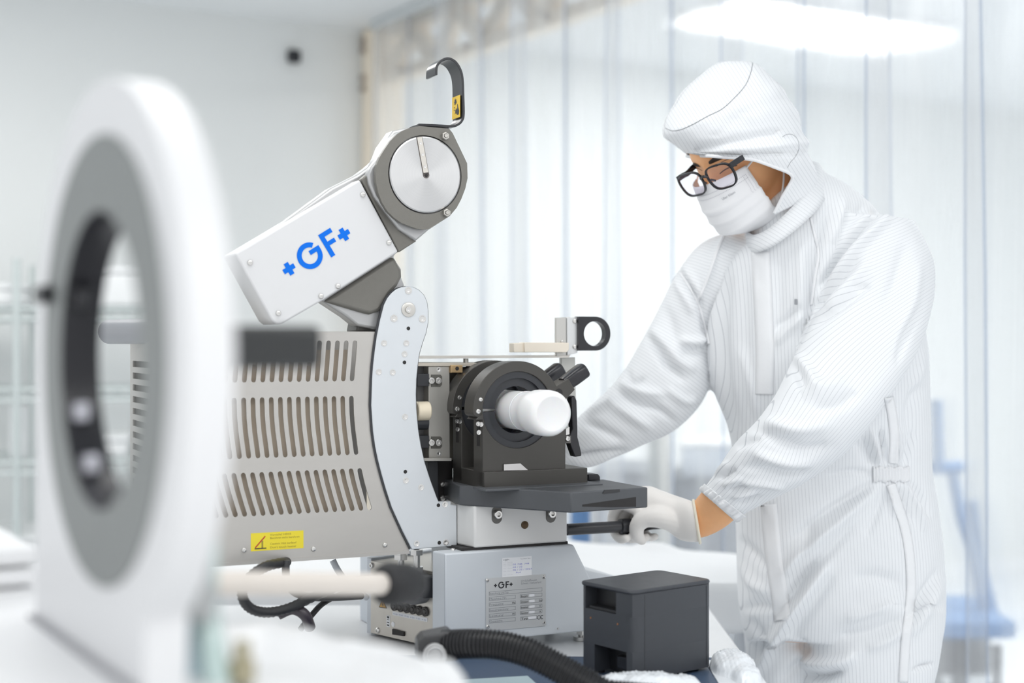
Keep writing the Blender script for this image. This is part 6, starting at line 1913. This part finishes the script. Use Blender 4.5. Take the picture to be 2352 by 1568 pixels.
# stitched lines and small print on the mask
M_dots = mat('mask_stitch', (.60, .60, .63), .7)
g = G()
for t in (.10, .155):
    for k in range(64):
        s0 = -.95 + 1.9 * k / 64; s1 = s0 + .014
        o_ = HFv * .0018 + HR * .0004
        g.add([maskpt(t, s0) + o_, maskpt(t, s1) + o_, maskpt(t + .012, s1) + o_, maskpt(t + .012, s0) + o_], [(0, 1, 2, 3)])
for s in (.86, .91, .96):
    for k in range(14):
        t = .10 + .30 * k / 14; o_ = HFv * .0014 + HR * .0012
        g.add([maskpt(t, s) + o_, maskpt(t, s + .012) + o_, maskpt(t + .01, s + .012) + o_, maskpt(t + .01, s) + o_], [(0, 1, 2, 3)])
g.build('stitching', M_dots, mk, smooth=0)
vs, fs, w = text_verts('Uber Kleen', 1.0)
g = G()
g.add([maskpt(.245 - y * .045, .36 + x / w * .27) + HFv * .0022 + HR * .0010 for x, y in vs], fs); g.build('mask_print', M_inkg, mk, smooth=0)

# ---------------------------------------------------------------- glasses
GC = P(1622, 415, 2.333)
gl = bpy.data.objects.new('eyeglasses', None); COL.objects.link(gl); gl.parent = PR; gl['label'] = 'black framed eyeglasses'
tl = R(4)
gF = HFv; gR = HR; gU = HU
def GP(x, y, z): return GC + gR * x + gF * y + gU * z
M_lens = veil('lens_glass', (.975, .965, .985), (.80, .72, .92), .035, .03)
def lens_out(s, k=1.0):
    o = []
    for i in range(40):
        a = 2 * PI * i / 40; c, sn = math.cos(a), math.sin(a)
        x = .0275 * math.copysign(abs(c) ** .55, c) * k; z = .0205 * math.copysign(abs(sn) ** .6, sn) * k
        if z < 0: x *= 1 - .12 * (-z / .02)
        o.append((s * .0345 + x, -.0035 * ((x * s + .0275) / .055) ** 2, z))
    return o
for s_ in (-1, 1):
    pts = [GP(*p) for p in lens_out(s_)]
    g = G(); n = len(pts)
    for i in range(n):
        pass
    ring = []
    ctr = sum(pts, Vector()) / n
    for i in range(n):
        d = (pts[i] - ctr).normalized()
        ring.append([pts[i] + d * .0017 + gF * .0018, pts[i] + d * .0017 - gF * .0018, pts[i] - d * .0010 - gF * .0018, pts[i] - d * .0010 + gF * .0018])
    ring.append(ring[0])
    g.grid(ring, closed=True); g.build('frame_rim', M_spec, gl, smooth=50)
    g = G(); a_ = [GP(*p) + gF * .0004 for p in lens_out(s_, .98)]; g.prism(a_, -gF * .0012); g.build('lens', M_lens, gl, smooth=0)
    hx_ = s_ * .0655
    tail_ = [] if s_ > 0 else [GP(s_ * .067, -.055, .010), GP(s_ * .068, -.085, .006)]
    path = smoothpath([GP(s_ * .061, -.003, .012), GP(hx_, -.008, .013), GP(s_ * .0668, -.022, .0115), GP(s_ * .0655, -.034, .0095)] + tail_, 6)
    rows = []
    for p in path: rows.append([p + gU * .0046 + gR * .0012, p + gU * .0046 - gR * .0012, p - gU * .0046 - gR * .0012, p - gU * .0046 + gR * .0012])
    g = G(); g.grid(rows, closed=True, caps=True); g.build('temple', M_spec, gl, smooth=40)
g = G(); g.tube(smoothpath([GP(-.0085, 0, .006), GP(0, .002, .009), GP(.0085, 0, .006)], 6), .0024, 10); g.build('bridge', M_spec, gl)
for s_ in (-1, 1):
    g = G(); g.tube([GP(s_ * .0085, -.002, -.001), GP(s_ * .011, -.008, -.007)], .0018, 8); g.build('nose_pad', M_spec, gl)

# ---------------------------------------------------------------- gloves
g = G(); left_hand(g, 1.0)
me = remesh(g, 'glove', .0022, 2, .45)
gv = finish(me, 'glove', M_glove, PR); gv['label'] = 'white latex glove gripping the black rod'
g = G(); rr_ = Loft([((1590, 1150), (1602, 1245), rodc(1470).y - .0475, .0290), ((1593, 1149), (1608, 1246), rodc(1470).y - .0485, .0300)], 2, 64)
c = [sum(r_, Vector()) / len(r_) for r_ in rr_.rows]
g.tube([*rr_.rows[-1], rr_.rows[-1][0]], .0024, 8); g.build('glove_hem', M_glovehem, gv)
g = G(); right_hand(g, 1.0)
me = remesh(g, 'glove', .0026, 2, .45); finish(me, 'glove', M_glove, PR)['label'] = 'white glove behind the clamps'
# shoes
for cx, cy, yy in ((1806, 2380, 2.52), (1995, 2370, 2.42)):
    p_ = P(cx, cy, yy); g = G(); chain(g, [Vector((p_.x + .03, yy, .11)), Vector((p_.x, yy - .01, .058)), Vector((p_.x - .14, yy - .07, .046))], [.052, .056, .044])
    g.box((p_.x - .06, yy - .035, .012), .26, .09, .024, R(26))
    me = remesh(g, 'boot', .006, 3, .5); finish(me, 'boot', M_seam, PR)
